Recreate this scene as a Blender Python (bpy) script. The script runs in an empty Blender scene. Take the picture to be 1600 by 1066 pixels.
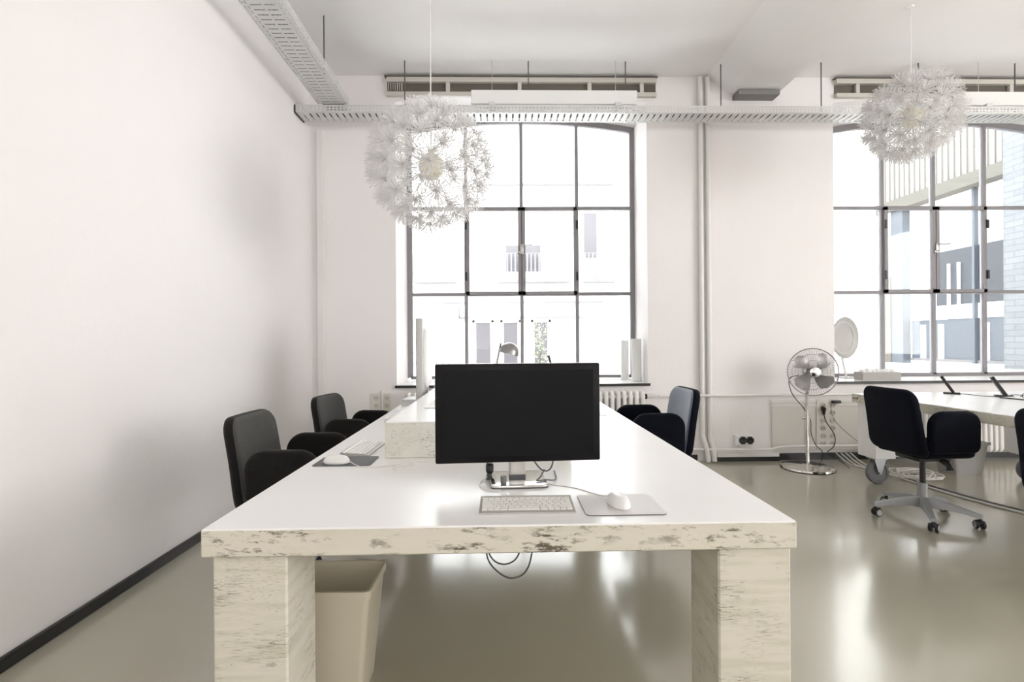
import bpy, bmesh, math, random
from mathutils import Vector, Matrix
random.seed(7)
PI = math.pi
C = bpy.context.scene.collection
S = bpy.context.scene

# ------------------------------------------------------------------ camera, world, lights, exposure
cam_d = bpy.data.cameras.new('camera'); cam = bpy.data.objects.new('camera', cam_d); C.objects.link(cam)
cam_d.sensor_width = 36; cam_d.lens = 790 * 36 / 1600; cam_d.shift_y = 0.9 / 1600
cam.matrix_world = (Matrix.Translation((0, 0, 1.25)) @ Matrix.Rotation(math.radians(-1.23), 4, 'Z')
                    @ Matrix.Rotation(PI / 2, 4, 'X') @ Matrix.Rotation(-0.0072, 4, 'Z'))
cam_d.clip_start = 0.05; cam_d.clip_end = 200
S.camera = cam
w = bpy.data.worlds.new('overcast_sky'); S.world = w; w.use_nodes = True
bg = w.node_tree.nodes['Background']; bg.inputs[0].default_value = (0.95, 0.975, 1.0, 1); bg.inputs[1].default_value = 6.6
S.view_settings.view_transform = 'Standard'; S.view_settings.look = 'None'
S.view_settings.exposure = 0.6; S.view_settings.gamma = 1; S.view_settings.use_curve_mapping = False
S.cycles.use_denoising = True
S.cycles.max_bounces = 10; S.cycles.diffuse_bounces = 6; S.cycles.transparent_max_bounces = 24
S.cycles.sample_clamp_indirect = 8


def area(name, loc, rot, sx, sy, energy, color=(1, 1, 1), portal=False):
    l = bpy.data.lights.new(name, 'AREA'); l.shape = 'RECTANGLE'; l.size = sx; l.size_y = sy
    l.energy = energy; l.color = color
    if portal: l.cycles.is_portal = True
    o = bpy.data.objects.new(name, l); C.objects.link(o); o.location = loc; o.rotation_euler = rot
    return o


# added fill lamps behind the camera and at the right, before windowless walls
for i, x in enumerate((0.2, 3.9, 7.2)):
    area('rear_fill_lamp', (x, -5.35, 2.35), (PI / 2, 0, 0), 2.5, 2.7, (29, 4, 12)[i], (1.0, 1.0, 1.0))
area('right_fill_lamp', (9.3, -1.6, 2.3), (0, PI / 2, 0), 2.8, 4.5, 265, (1.0, 1.0, 1.0))
area('window_portal', (0.24, 5.97, 2.32), (-PI / 2, 0, 0), 2.6, 3.0, 1, portal=True)
area('window_portal', (5.08, 5.97, 2.32), (-PI / 2, 0, 0), 2.6, 3.0, 1, portal=True)


# ------------------------------------------------------------------ materials
def mat(name, col, rough=0.5, metal=0.0, spec=0.5, bump=0, bscale=60, sheen=0, coat=0, var=0, vscale=3, trans=0):
    m = bpy.data.materials.new(name); m.use_nodes = True
    nt = m.node_tree; b = nt.nodes['Principled BSDF']
    b.inputs['Base Color'].default_value = (*col, 1); b.inputs['Roughness'].default_value = rough
    b.inputs['Metallic'].default_value = metal; b.inputs['Specular IOR Level'].default_value = spec
    b.inputs['Sheen Weight'].default_value = sheen; b.inputs['Sheen Roughness'].default_value = 0.4
    b.inputs['Coat Weight'].default_value = coat; b.inputs['Coat IOR'].default_value = 1.6; b.inputs['Coat Roughness'].default_value = 0.12
    tc = nt.nodes.new('ShaderNodeTexCoord')
    n = nt.nodes.new('ShaderNodeTexNoise'); n.inputs['Scale'].default_value = vscale; n.inputs['Detail'].default_value = 4
    nt.links.new(tc.outputs['Object'], n.inputs['Vector'])
    mx = nt.nodes.new('ShaderNodeMix'); mx.data_type = 'RGBA'
    k = var if var else 0.02
    mx.inputs['A'].default_value = (*[c * (1 - k) for c in col], 1); mx.inputs['B'].default_value = (*[min(1, c * (1 + k)) for c in col], 1)
    nt.links.new(n.outputs['Fac'], mx.inputs['Factor']); nt.links.new(mx.outputs['Result'], b.inputs['Base Color'])
    if bump:
        n2 = nt.nodes.new('ShaderNodeTexNoise'); n2.inputs['Scale'].default_value = bscale; n2.inputs['Detail'].default_value = 3
        nt.links.new(tc.outputs['Object'], n2.inputs['Vector'])
        bp = nt.nodes.new('ShaderNodeBump'); bp.inputs['Strength'].default_value = bump; bp.inputs['Distance'].default_value = 0.01
        nt.links.new(n2.outputs['Fac'], bp.inputs['Height']); nt.links.new(bp.outputs['Normal'], b.inputs['Normal'])
    return m


M = {}
M['wall'] = mat('white_wall_paint', (0.87, 0.842, 0.838), 0.85, bump=0.12, bscale=25, var=0.015, spec=0.2)
M['ceiling'] = mat('white_ceiling_paint', (0.91, 0.90, 0.895), 0.9, bump=0.2, bscale=14, var=0.02, spec=0.2)
M['trim'] = mat('white_gloss_paint', (0.80, 0.79, 0.77), 0.35)
M['cream'] = mat('cream_board', (0.72, 0.70, 0.65), 0.5)
M['rail'] = mat('grey_beige_rail', (0.60, 0.57, 0.52), 0.5)
M['blackbase'] = mat('black_skirting', (0.012, 0.011, 0.010), 0.35, var=0.2)
M['black'] = mat('black_plastic', (0.012, 0.012, 0.013), 0.4)
M['frame'] = mat('grey_window_steel', (0.25, 0.238, 0.25), 0.5, var=0.06)
M['steel'] = mat('galvanised_steel', (0.66, 0.66, 0.65), 0.45, metal=0.35, var=0.08, vscale=9)
M['chrome'] = mat('polished_chrome', (0.78, 0.77, 0.75), 0.12, metal=1.0)
M['alu'] = mat('brushed_aluminium', (0.66, 0.65, 0.63), 0.35, metal=0.8)
M['darksteel'] = mat('dull_steel', (0.34, 0.33, 0.33), 0.3, metal=0.9)
M['blade'] = mat('grey_blade', (0.36, 0.35, 0.345), 0.35, metal=0.6)
M['keybase'] = mat('keyboard_tray', (0.52, 0.51, 0.48), 0.4, metal=0.3)
M['key'] = mat('white_key', (0.82, 0.81, 0.78), 0.45)
M['greybase'] = mat('grey_cast_aluminium', (0.36, 0.37, 0.38), 0.4, metal=0.4)
M['white'] = mat('white_plastic', (0.85, 0.85, 0.84), 0.3)
M['charcoal'] = mat('charcoal_wool', (0.014, 0.013, 0.0125), 0.9, bump=0.5, bscale=220, sheen=0.12, var=0.25, vscale=40, spec=0.15)
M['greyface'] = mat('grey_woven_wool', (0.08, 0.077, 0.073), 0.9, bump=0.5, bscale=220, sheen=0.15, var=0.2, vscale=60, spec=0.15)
M['navy'] = mat('navy_black_wool', (0.0035, 0.0045, 0.009), 0.9, bump=0.4, bscale=220, sheen=0.04, var=0.25, vscale=40, spec=0.1)
M['litblue'] = mat('lit_blue_grey_wool', (0.11, 0.135, 0.18), 0.85, bump=0.4, bscale=220, sheen=0.9, var=0.2, vscale=40, spec=0.2)  # backrest face fabric, window sheen lightened into its blue-grey colour
M['screen'] = mat('dark_screen', (0.005, 0.006, 0.007), 0.3, spec=0.14)
M['bezel'] = mat('monitor_bezel', (0.004, 0.003, 0.004), 0.35, spec=0.2)
M['bin'] = mat('beige_bin_plastic', (0.62, 0.57, 0.45), 0.45)
M['greybin'] = mat('grey_bin_plastic', (0.34, 0.33, 0.32), 0.5)
M['padgrey'] = mat('dark_grey_mat', (0.10, 0.10, 0.11), 0.6, var=0.1, vscale=80)
M['padwhite'] = mat('pale_mat', (0.70, 0.68, 0.67), 0.5)
M['rubber'] = mat('grey_rubber', (0.16, 0.165, 0.17), 0.6)
M['darkrubber'] = mat('dark_rubber', (0.02, 0.022, 0.028), 0.5)
M['cablewhite'] = mat('white_cable', (0.75, 0.73, 0.70), 0.5)
M['cablegrey'] = mat('grey_cable', (0.10, 0.10, 0.10), 0.5)
M['capital'] = mat('grey_stone_capital', (0.24, 0.23, 0.22), 0.8)
M['slot'] = mat('dark_recess', (0.13, 0.115, 0.095), 0.7)
M['facade'] = mat('pale_render', (0.82, 0.81, 0.80), 0.9, bump=0.2, bscale=8, var=0.03)
M['facwin'] = mat('facade_window_glass', (0.085, 0.078, 0.085), 0.25, var=0.1)
M['facgrey'] = mat('facade_grey_line', (0.15, 0.145, 0.15), 0.6)
M['panelblue'] = mat('blue_grey_panel', (0.036, 0.042, 0.051), 0.4, var=0.1)
M['steelblue'] = mat('pale_blue_column', (0.085, 0.098, 0.115), 0.5)
M['lintel'] = mat('stone_lintel', (0.10, 0.095, 0.08), 0.8, var=0.1, vscale=12)
M['pave'] = mat('pale_paving', (0.66, 0.65, 0.64), 0.8, var=0.05)
M['leaf'] = mat('pale_leaves', (0.22, 0.25, 0.165), 0.6, var=0.25, vscale=30)
M['paper'] = mat('white_paper', (0.85, 0.85, 0.84), 0.7)
M['dish'] = mat('grey_white_enamel', (0.50, 0.49, 0.48), 0.4)
M['planter'] = mat('grey_felt_box', (0.42, 0.41, 0.39), 0.8)
M['bulb'] = mat('cream_lamp_core', (0.80, 0.77, 0.62), 0.5)


def floor_mat():
    m = mat('poured_floor', (0.42, 0.39, 0.31), 0.2, var=0.10, vscale=0.9, spec=1.0, coat=0.6)
    nt = m.node_tree; b = nt.nodes['Principled BSDF']
    tc = nt.nodes.new('ShaderNodeTexCoord'); n = nt.nodes.new('ShaderNodeTexNoise'); n.inputs['Scale'].default_value = 1.3; n.inputs['Detail'].default_value = 5
    nt.links.new(tc.outputs['Object'], n.inputs['Vector'])
    mr = nt.nodes.new('ShaderNodeMapRange'); mr.inputs['To Min'].default_value = 0.15; mr.inputs['To Max'].default_value = 0.29
    nt.links.new(n.outputs['Fac'], mr.inputs['Value']); nt.links.new(mr.outputs['Result'], b.inputs['Roughness'])
    return m


M['floor'] = floor_mat()


def wood_mat(name, stretch, amount, base=(0.70, 0.665, 0.57), fs=38):
    """off-white paint worn to brown and greenish grey in streaks"""
    m = bpy.data.materials.new(name); m.use_nodes = True; nt = m.node_tree; b = nt.nodes['Principled BSDF']
    N = nt.nodes.new; L = nt.links.new
    tc = N('ShaderNodeTexCoord'); b.inputs['Roughness'].default_value = 0.5

    def noise(sc, scale, detail, rough=0.6, off=0):
        mp = N('ShaderNodeMapping'); mp.inputs['Scale'].default_value = sc; mp.inputs['Location'].default_value = (off, off * 1.7, off * 0.6)
        L(tc.outputs['Object'], mp.inputs['Vector']); n = N('ShaderNodeTexNoise')
        n.inputs['Scale'].default_value = scale; n.inputs['Detail'].default_value = detail; n.inputs['Roughness'].default_value = rough
        L(mp.outputs['Vector'], n.inputs['Vector']); return n.outputs['Fac']

    def ramp(sock, a, bb):
        r = N('ShaderNodeMapRange'); r.inputs['From Min'].default_value = a; r.inputs['From Max'].default_value = bb
        L(sock, r.inputs['Value']); return r.outputs['Result']

    def mul(x, y):
        k = N('ShaderNodeMath'); k.operation = 'MULTIPLY'; L(x, k.inputs[0]); L(y, k.inputs[1]); return k.outputs[0]

    def mix(f, ca, cb):
        x = N('ShaderNodeMix'); x.data_type = 'RGBA'; L(f, x.inputs['Factor'])
        if isinstance(ca, tuple): x.inputs['A'].default_value = (*ca, 1)
        else: L(ca, x.inputs['A'])
        x.inputs['B'].default_value = (*cb, 1); return x.outputs['Result']
    soft = ramp(noise(stretch, 5, 5), 0.44, 0.72)
    c = mix(soft, base, (base[0] * 0.83, base[1] * 0.84, base[2] * 0.78))
    patch = ramp(noise((1, 1, 1), 7, 3, off=3.1), 0.62 - amount * 0.16, 0.78 - amount * 0.16)
    fine = ramp(noise(stretch, fs, 6, 0.75, off=1.3), 0.53, 0.60)
    c = mix(mul(patch, fine), c, (0.13, 0.10, 0.07))
    fine2 = ramp(noise(stretch, 75, 4, 0.7, off=5.3), 0.58, 0.64)
    patch2 = ramp(noise((1, 1, 1), 4, 3, off=7.7), 0.50, 0.66)
    c = mix(mul(patch2, fine2), c, (0.30, 0.24, 0.17))
    L(c, b.inputs['Base Color'])
    return m


M['worn_edge'] = wood_mat('worn_white_paint_edge', (0.45, 0.8, 1.6), 1.25, fs=24)
M['worn_leg'] = wood_mat('worn_white_paint_leg', (0.8, 0.8, 9), 0.8)
M['worn_riser'] = wood_mat('worn_white_paint_riser', (1, 1, 3), 0.75, base=(0.76, 0.745, 0.68))
M['top'] = mat('glossy_white_tabletop', (0.87, 0.865, 0.86), 0.27, var=0.04, vscale=2.5, spec=0.5)


def glass_mat():
    m = bpy.data.materials.new('window_glass'); m.use_nodes = True; nt = m.node_tree; nt.nodes.clear()
    o = nt.nodes.new('ShaderNodeOutputMaterial'); t = nt.nodes.new('ShaderNodeBsdfTransparent'); g = nt.nodes.new('ShaderNodeBsdfGlossy')
    g.inputs['Roughness'].default_value = 0.03; t.inputs[0].default_value = (0.97, 0.98, 0.98, 1)
    x = nt.nodes.new('ShaderNodeMixShader'); f = nt.nodes.new('ShaderNodeFresnel'); f.inputs[0].default_value = 1.3
    nt.links.new(f.outputs[0], x.inputs[0]); nt.links.new(t.outputs[0], x.inputs[1]); nt.links.new(g.outputs[0], x.inputs[2])
    nt.links.new(x.outputs[0], o.inputs[0]); return m


M['glass'] = glass_mat()


def petal_mat():
    m = bpy.data.materials.new('white_translucent_petal'); m.use_nodes = True; nt = m.node_tree; nt.nodes.clear()
    o = nt.nodes.new('ShaderNodeOutputMaterial'); a = nt.nodes.new('ShaderNodeBsdfDiffuse'); t = nt.nodes.new('ShaderNodeBsdfTranslucent')
    a.inputs[0].default_value = (0.9, 0.89, 0.89, 1); t.inputs[0].default_value = (0.9, 0.89, 0.88, 1)
    x = nt.nodes.new('ShaderNodeMixShader'); x.inputs[0].default_value = 0.4
    nt.links.new(a.outputs[0], x.inputs[1]); nt.links.new(t.outputs[0], x.inputs[2]); nt.links.new(x.outputs[0], o.inputs[0]); return m


M['petal'] = petal_mat()


def brick_mat(name, c1, c2, mortar, scale=4.0, rows='xz'):
    m = bpy.data.materials.new(name); m.use_nodes = True; nt = m.node_tree; b = nt.nodes['Principled BSDF']; b.inputs['Roughness'].default_value = 0.9
    tc = nt.nodes.new('ShaderNodeTexCoord'); sp = nt.nodes.new('ShaderNodeSeparateXYZ'); cb = nt.nodes.new('ShaderNodeCombineXYZ'); ad = nt.nodes.new('ShaderNodeMath')
    nt.links.new(tc.outputs['Object'], sp.inputs[0]); nt.links.new(sp.outputs['X'], ad.inputs[0]); nt.links.new(sp.outputs['Y'], ad.inputs[1])
    nt.links.new(ad.outputs[0], cb.inputs['X']); nt.links.new(sp.outputs['Z'], cb.inputs['Y'])
    br = nt.nodes.new('ShaderNodeTexBrick'); br.inputs['Scale'].default_value = scale
    br.inputs['Color1'].default_value = (*c1, 1); br.inputs['Color2'].default_value = (*c2, 1); br.inputs['Mortar'].default_value = (*mortar, 1)
    br.inputs['Mortar Size'].default_value = 0.02; br.inputs['Row Height'].default_value = 0.32; br.inputs['Brick Width'].default_value = 1.0
    nt.links.new(cb.outputs[0], br.inputs['Vector']); nt.links.new(br.outputs['Color'], b.inputs['Base Color']); return m


M['brick'] = brick_mat('beige_brick', (0.11, 0.10, 0.085), (0.14, 0.125, 0.105), (0.07, 0.065, 0.06))
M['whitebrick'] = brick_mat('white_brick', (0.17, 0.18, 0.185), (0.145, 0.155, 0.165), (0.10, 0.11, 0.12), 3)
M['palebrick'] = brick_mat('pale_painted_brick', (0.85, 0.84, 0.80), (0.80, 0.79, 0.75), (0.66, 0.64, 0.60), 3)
M['corrug'] = mat('corrugated_cladding', (0.20, 0.19, 0.175), 0.7, var=0.08)


# ------------------------------------------------------------------ mesh helpers
class MB:
    def __init__(s): s.bm = bmesh.new()

    def box(s, x0, x1, y0, y1, z0, z1, bev=0, mat4=None, seg=2):
        bm = s.bm
        v = [bm.verts.new((x, y, z)) for z in (z0, z1) for y in (y0, y1) for x in (x0, x1)]
        f = [bm.faces.new([v[i] for i in q]) for q in ((0, 2, 3, 1), (4, 5, 7, 6), (0, 1, 5, 4), (2, 6, 7, 3), (0, 4, 6, 2), (1, 3, 7, 5))]
        vs = v
        if bev:
            e = list({e for q in f for e in q.edges})
            r = bmesh.ops.bevel(bm, geom=e, offset=bev, segments=seg, affect='EDGES', profile=0.5)
            vs = list({q for fc in r['faces'] for q in fc.verts} | {q for q in v if q.is_valid})
        if mat4 is not None:
            for q in vs: q.co = mat4 @ q.co
        return s

    def prism(s, pts, z0, z1, axis='z'):
        bm = s.bm

        def P(p, h):
            if axis == 'z': return (p[0], p[1], h)
            if axis == 'y': return (p[0], h, p[1])
            return (h, p[0], p[1])
        a = [bm.verts.new(P(p, z0)) for p in pts]; b = [bm.verts.new(P(p, z1)) for p in pts]
        n = len(pts)
        bm.faces.new(a[::-1]); bm.faces.new(b)
        for i in range(n): bm.faces.new([a[i], a[(i + 1) % n], b[(i + 1) % n], b[i]])
        return s

    def tube(s, pts, r, seg=8, closed=False, rs=None):
        bm = s.bm; P = [Vector(p) for p in pts]; n = len(P); rings = []
        up = None
        for i in range(n):
            if closed: t = (P[(i + 1) % n] - P[i - 1]).normalized()
            else: t = (P[min(i + 1, n - 1)] - P[max(i - 1, 0)]).normalized()
            if up is None:
                up = Vector((0, 0, 1)) if abs(t.z) < 0.9 else Vector((1, 0, 0))
            u = t.cross(up)
            if u.length < 1e-5: u = t.orthogonal()
            u.normalize(); v = u.cross(t).normalized(); up = v
            rr = rs[i] if rs else r
            rings.append([bm.verts.new(P[i] + (u * math.cos(2 * PI * k / seg) + v * math.sin(2 * PI * k / seg)) * rr) for k in range(seg)])
        for i in range(n if closed else n - 1):
            a, b = rings[i], rings[(i + 1) % n]
            for k in range(seg): bm.faces.new([a[k], a[(k + 1) % seg], b[(k + 1) % seg], b[k]])
        if not closed:
            bm.faces.new(rings[0][::-1]); bm.faces.new(rings[-1])
        return s

    def lathe(s, prof, center=(0, 0, 0), seg=24, mat4=None):
        """prof: (r,z) pairs"""
        bm = s.bm; rings = []
        for r, z in prof:
            if r < 1e-6: ring = [bm.verts.new((center[0], center[1], center[2] + z))]
            else: ring = [bm.verts.new((center[0] + r * math.cos(2 * PI * k / seg), center[1] + r * math.sin(2 * PI * k / seg), center[2] + z)) for k in range(seg)]
            rings.append(ring)
        if mat4 is not None:
            for rg in rings:
                for q in rg: q.co = mat4 @ q.co
        for a, b in zip(rings, rings[1:]):
            if len(a) == 1 and len(b) == 1: continue
            for k in range(seg):
                k2 = (k + 1) % seg
                if len(a) == 1: bm.faces.new([a[0], b[k2], b[k]])
                elif len(b) == 1: bm.faces.new([a[k], a[k2], b[0]])
                else: bm.faces.new([a[k], a[k2], b[k2], b[k]])
        if len(rings[0]) > 1: bm.faces.new(rings[0][::-1])
        if len(rings[-1]) > 1: bm.faces.new(rings[-1])
        return s

    def slab(s, outline, th, edge, fn, nseg=4, inner=3):
        """soft upholstered slab: outline (u,v) list (convex-ish), thickness th, rounded rim; fn(u,v,w)->xyz"""
        bm = s.bm; n = len(outline)
        cu = sum(p[0] for p in outline) / n; cv = sum(p[1] for p in outline) / n
        levels = []
        for i in range(nseg + 1):
            a = PI / 2 * i / nseg
            levels.append((edge * (1 - math.sin(a)), -th / 2 + edge * (1 - math.cos(a))))
        # levels: from face (inset edge) to rim
        prof = [(edge + (0.75 - 0.25 * k) * 0 + 0, 0) for k in ()]
        seq = []
        for k in range(inner, 0, -1): seq.append(('f', k / (inner + 1.0), -th / 2))
        for ins, w in levels: seq.append(('i', ins, w))
        for ins, w in reversed(levels): seq.append(('i', ins, -w))
        for k in range(1, inner + 1): seq.append(('f', k / (inner + 1.0), th / 2))
        rings = []
        for kind, val, w in seq:
            ring = []
            for (u, v) in outline:
                du, dv = u - cu, v - cv; L = math.hypot(du, dv)
                if kind == 'i': k = (L - val) / L
                else: k = (L - edge) / L * (1 - val)
                ring.append(bm.verts.new(fn(cu + du * k, cv + dv * k, w)))
            rings.append(ring)
        for a, b in zip(rings, rings[1:]):
            for k in range(n): bm.faces.new([a[k], a[(k + 1) % n], b[(k + 1) % n], b[k]])
        bm.faces.new(rings[0][::-1]); bm.faces.new(rings[-1])
        return s

    def build(s, name, m, parent=None, smooth=False, loc=None, fix=True):
        if fix: bmesh.ops.recalc_face_normals(s.bm, faces=s.bm.faces)
        me = bpy.data.meshes.new(name); s.bm.to_mesh(me); s.bm.free()
        if isinstance(m, (list, tuple)):
            for q in m: me.materials.append(q)
        else: me.materials.append(m)
        if smooth:
            for p in me.polygons: p.use_smooth = True
            try: me.set_sharp_from_angle(angle=math.radians(40))
            except Exception: pass
        o = bpy.data.objects.new(name, me); C.objects.link(o)
        if parent is not None: o.parent = parent
        if loc: o.location = loc
        return o


def tag(o, label, cat, group=None):
    o['label'] = label; o['category'] = cat
    if group: o['group'] = group
    return o


def struct(o):
    o['kind'] = 'structure'; return o


def thing(name, label, cat, loc=(0, 0, 0), rz=0, group=None):
    o = bpy.data.objects.new(name, None); C.objects.link(o); o.empty_display_size = 0.1
    o.location = loc; o.rotation_euler = (0, 0, rz)
    return tag(o, label, cat, group)


def dup(root, loc=None, rz=None, label=None, group=None):
    kids = {}
    for o in C.objects:
        if o.parent: kids.setdefault(o.parent, []).append(o)

    def cp(o, parent):
        c = o.copy(); C.objects.link(c)
        if parent is not None: c.parent = parent
        for k in kids.get(o, []): cp(k, c)
        return c
    r = cp(root, None)
    if loc is not None: r.location = loc
    if rz is not None: r.rotation_euler = (0, 0, rz)
    if label: r['label'] = label
    if group: r['group'] = group
    return r


def rrect(x0, x1, y0, y1, r, seg=5):
    """rounded rectangle; r = (bl, br, tr, tl) radii"""
    if not isinstance(r, tuple): r = (r,) * 4
    out = []
    for (cx, cy, rr, a0) in ((x0, y0, r[0], PI), (x1, y0, r[1], 1.5 * PI), (x1, y1, r[2], 0), (x0, y1, r[3], 0.5 * PI)):
        px = cx + rr if cx == x0 else cx - rr; py = cy + rr if cy == y0 else cy - rr
        for k in range(seg + 1):
            a = a0 + PI / 2 * k / seg; out.append((px + rr * math.cos(a), py + rr * math.sin(a)))
    # a few points on the straight runs so bends stay smooth
    res = []
    for i, p in enumerate(out):
        q = out[(i + 1) % len(out)]; res.append(p); d = math.hypot(q[0] - p[0], q[1] - p[1])
        m_ = int(d / 0.08)
        for k in range(1, m_ + 1): res.append((p[0] + (q[0] - p[0]) * k / (m_ + 1), p[1] + (q[1] - p[1]) * k / (m_ + 1)))
    return res


def smooth_path(pts, n=8):
    P = [Vector(p) for p in pts]; P = [P[0] * 2 - P[1]] + P + [P[-1] * 2 - P[-2]]; out = []
    for i in range(1, len(P) - 2):
        for k in range(n):
            t = k / n; a, b, c, d = P[i - 1:i + 3]
            out.append(0.5 * ((2 * b) + (-a + c) * t + (2 * a - 5 * b + 4 * c - d) * t * t + (-a + 3 * b - 3 * c + d) * t ** 3))
    out.append(P[-2]); return out


# ------------------------------------------------------------------ room shell
XL, XR, YB, YF, YO, ZC = -1.93, 9.5, -5.5, 5.2, 5.95, 3.98
struct(MB().box(XL - 0.2, XR + 0.2, YB - 0.2, YO, -0.12, 0).build('floor', M['floor']))
struct(MB().box(XL - 0.2, XR + 0.2, YB - 0.2, YO, ZC, ZC + 0.2).build('ceiling', M['ceiling']))
struct(MB().box(XL - 0.2, XL, YB - 0.2, YO, 0, ZC).build('wall_left', M['wall']))
struct(MB().box(XR, XR + 0.2, YB - 0.2, YO, 0, ZC).build('wall_right', M['wall']))
struct(MB().box(XL, XR, YB - 0.2, YB, 0, ZC).build('wall_rear', M['wall']))
# ceiling beam running front to back, sloping flanks
struct(MB().prism([(2.14, ZC), (2.36, 3.83), (2.43, 3.79), (2.87, 3.79), (2.87, ZC)], YB, YF, 'y').build('trim_1', M['ceiling'], smooth=True))
# pale capital under the beam end
struct(MB().box(2.42, 2.84, 5.06, 5.2, 3.735, 3.786).build('trim_2', M['capital']))

SILL = 0.815


def arch_z(x, xc, half, ze, zc):
    t = (x - xc) / half
    return zc - (zc - ze) * t * t


OP = [dict(xi0=-1.071, xi1=1.519, xo0=-1.071, xo1=1.559), dict(xi0=3.476, xi1=6.70, xo0=3.835, xo1=6.335)]
mb = MB()
piers = [[(XL, YF), (OP[0]['xi0'], YF), (OP[0]['xo0'], YO), (XL, YO)],
         [(OP[0]['xi1'], YF), (OP[1]['xi0'], YF), (OP[1]['xo0'], YO), (OP[0]['xo1'], YO)],
         [(OP[1]['xi1'], YF), (XR, YF), (XR, YO), (OP[1]['xo1'], YO)]]
for p in piers: mb.prism(p, 0, ZC)
for o in OP:
    mb.prism([(o['xi0'], YF), (o['xi1'], YF), (o['xo1'], YO), (o['xo0'], YO)], 0, SILL - 0.03)
    n = 20
    for i in range(n):
        t0, t1 = i / n, (i + 1) / n
        pts = []
        xi = [o['xi0'] + (o['xi1'] - o['xi0']) * t for t in (t0, t1)]; xo = [o['xo0'] + (o['xo1'] - o['xo0']) * t for t in (t0, t1)]
        z = [3.83 - 0.12 * (2 * t - 1) ** 2 for t in (t0, t1)]
        bm = mb.bm
        v = [bm.verts.new(q) for q in ((xi[0], YF, z[0]), (xi[1], YF, z[1]), (xo[1], YO, z[1]), (xo[0], YO, z[0]),
                                       (xi[0], YF, ZC), (xi[1], YF, ZC), (xo[1], YO, ZC), (xo[0], YO, ZC))]
        for q in ((0, 3, 2, 1), (4, 5, 6, 7), (0, 1, 5, 4), (2, 3, 7, 6)): bm.faces.new([v[k] for k in q])
struct(mb.build('wall_front', M['wall'], fix=False))

# skirtings
struct(MB().box(XL, XL + 0.022, YB, YF, 0, 0.055, 0.004).build('baseboard_left', M['blackbase']))
mb = MB(); mb.box(XL + 0.022, 2.02, YF - 0.02, YF, 0, 0.065); mb.box(2.19, 2.86, YF - 0.05, YF, 0, 0.045); mb.box(2.86, XR, YF - 0.02, YF, 0, 0.07)
struct(mb.build('baseboard_front', M['blackbase']))
struct(MB().box(2.22, 2.86, YF - 0.045, YF, 0.045, 0.085).build('trim_4', M['trim']))
# corner casing strip on the front wall
struct(MB().box(-1.862, -1.79, YF - 0.035, YF, 0.07, 3.41, 0.006).build('trim_3', M['trim']))


# ------------------------------------------------------------------ windows
YW = 5.84


def window(idx, xs, zbot, z1, z2, ze, zc, handle=True):
    root = bpy.data.objects.new('window_%d' % idx, None); C.objects.link(root); struct(root)
    x0, x1 = xs[0], xs[-1]; xc = (x0 + x1) / 2; half = (x1 - x0) / 2
    fw = 0.038; d0, d1 = YW - 0.025, YW + 0.025
    top = lambda x: arch_z(x, xc, half, ze, zc)
    mb = MB()
    for i, x in enumerate(xs):
        ww = 0.05 if i in (0, len(xs) - 1) else fw
        mb.box(x - ww / 2 - (0.01 if i in (0,) else 0), x + ww / 2 + (0.01 if i == len(xs) - 1 else 0), d0, d1, zbot, top(x))
    mb.box(x0, x1, d0, d1, zbot - 0.02, zbot + 0.018)
    for z in (z1, z2): mb.box(x0, x1, d0 + 0.001, d1 - 0.001, z - fw / 2, z + fw / 2)
    n = 24; lo = []; hi = []
    for i in range(n + 1):
        x = x0 - 0.03 + (x1 - x0 + 0.06) * i / n; lo.append((x, top(x) - 0.035)); hi.append((x, top(x) + 0.05))
    mb.prism(lo + hi[::-1], d0 - 0.002, d1 + 0.002, 'y')
    mb.build('frame', M['frame'], root)
    # two opening casements in the middle
    for k, (a, b) in enumerate(((xs[1], xs[2]), (xs[2], xs[3]))):
        c = MB(); t = 0.038; yy0, yy1 = d0 - 0.03, d0 + 0.005
        a2, b2 = a + 0.004, b - 0.004; zz0, zz1 = z1 - 0.008, z2 + 0.004
        c.box(a2, a2 + t, yy0, yy1, zz0, zz1); c.box(b2 - t, b2, yy0, yy1, zz0, zz1)
        c.box(a2, b2, yy0, yy1, zz0, zz0 + t); c.box(a2, b2, yy0, yy1, zz1 - t, zz1)
        cs = c.build('casement', M['frame'], root)
        hx = a2 if k == 0 else b2
        for hz in (z1 + 0.2, z2 - 0.2): MB().box(hx - 0.012, hx + 0.012, yy0 - 0.02, yy0, hz - 0.05, hz + 0.05, 0.004).build('hinge', M['black'], cs)
    hb = MB(); hz = (z1 + z2) / 2
    hb.box(xs[2] - 0.015, xs[2] + 0.02, d0 - 0.05, d0 - 0.03, hz - 0.04, hz + 0.07, 0.004)
    hb.tube([(xs[2], d0 - 0.06, hz + 0.06), (xs[2] + 0.03, d0 - 0.09, hz + 0.05), (xs[2] + 0.12, d0 - 0.09, hz + 0.055)], 0.009)
    hb.tube([(xs[2] + 0.01, d0 - 0.06, hz - 0.02), (xs[2] - 0.05, d0 - 0.09, hz - 0.03), (xs[2] - 0.06, d0 - 0.09, hz - 0.035)], 0.009)
    hb.build('handle', M['alu'], root, smooth=True)
    zr = [zbot, z1, z2]
    for i in range(4):
        for j in range(3):
            a, b = xs[i], xs[i + 1]
            if j < 2: pts = [(a, zr[j]), (b, zr[j]), (b, zr[j + 1]), (a, zr[j + 1])]
            else: pts = [(a, z2), (b, z2)] + [(b + (a - b) * k / 6, top(b + (a - b) * k / 6)) for k in range(7)]
            m2 = MB(); m2.prism(pts, YW - 0.002, YW + 0.002, 'y'); m2.build('pane', M['glass'], root)
    return root


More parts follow.
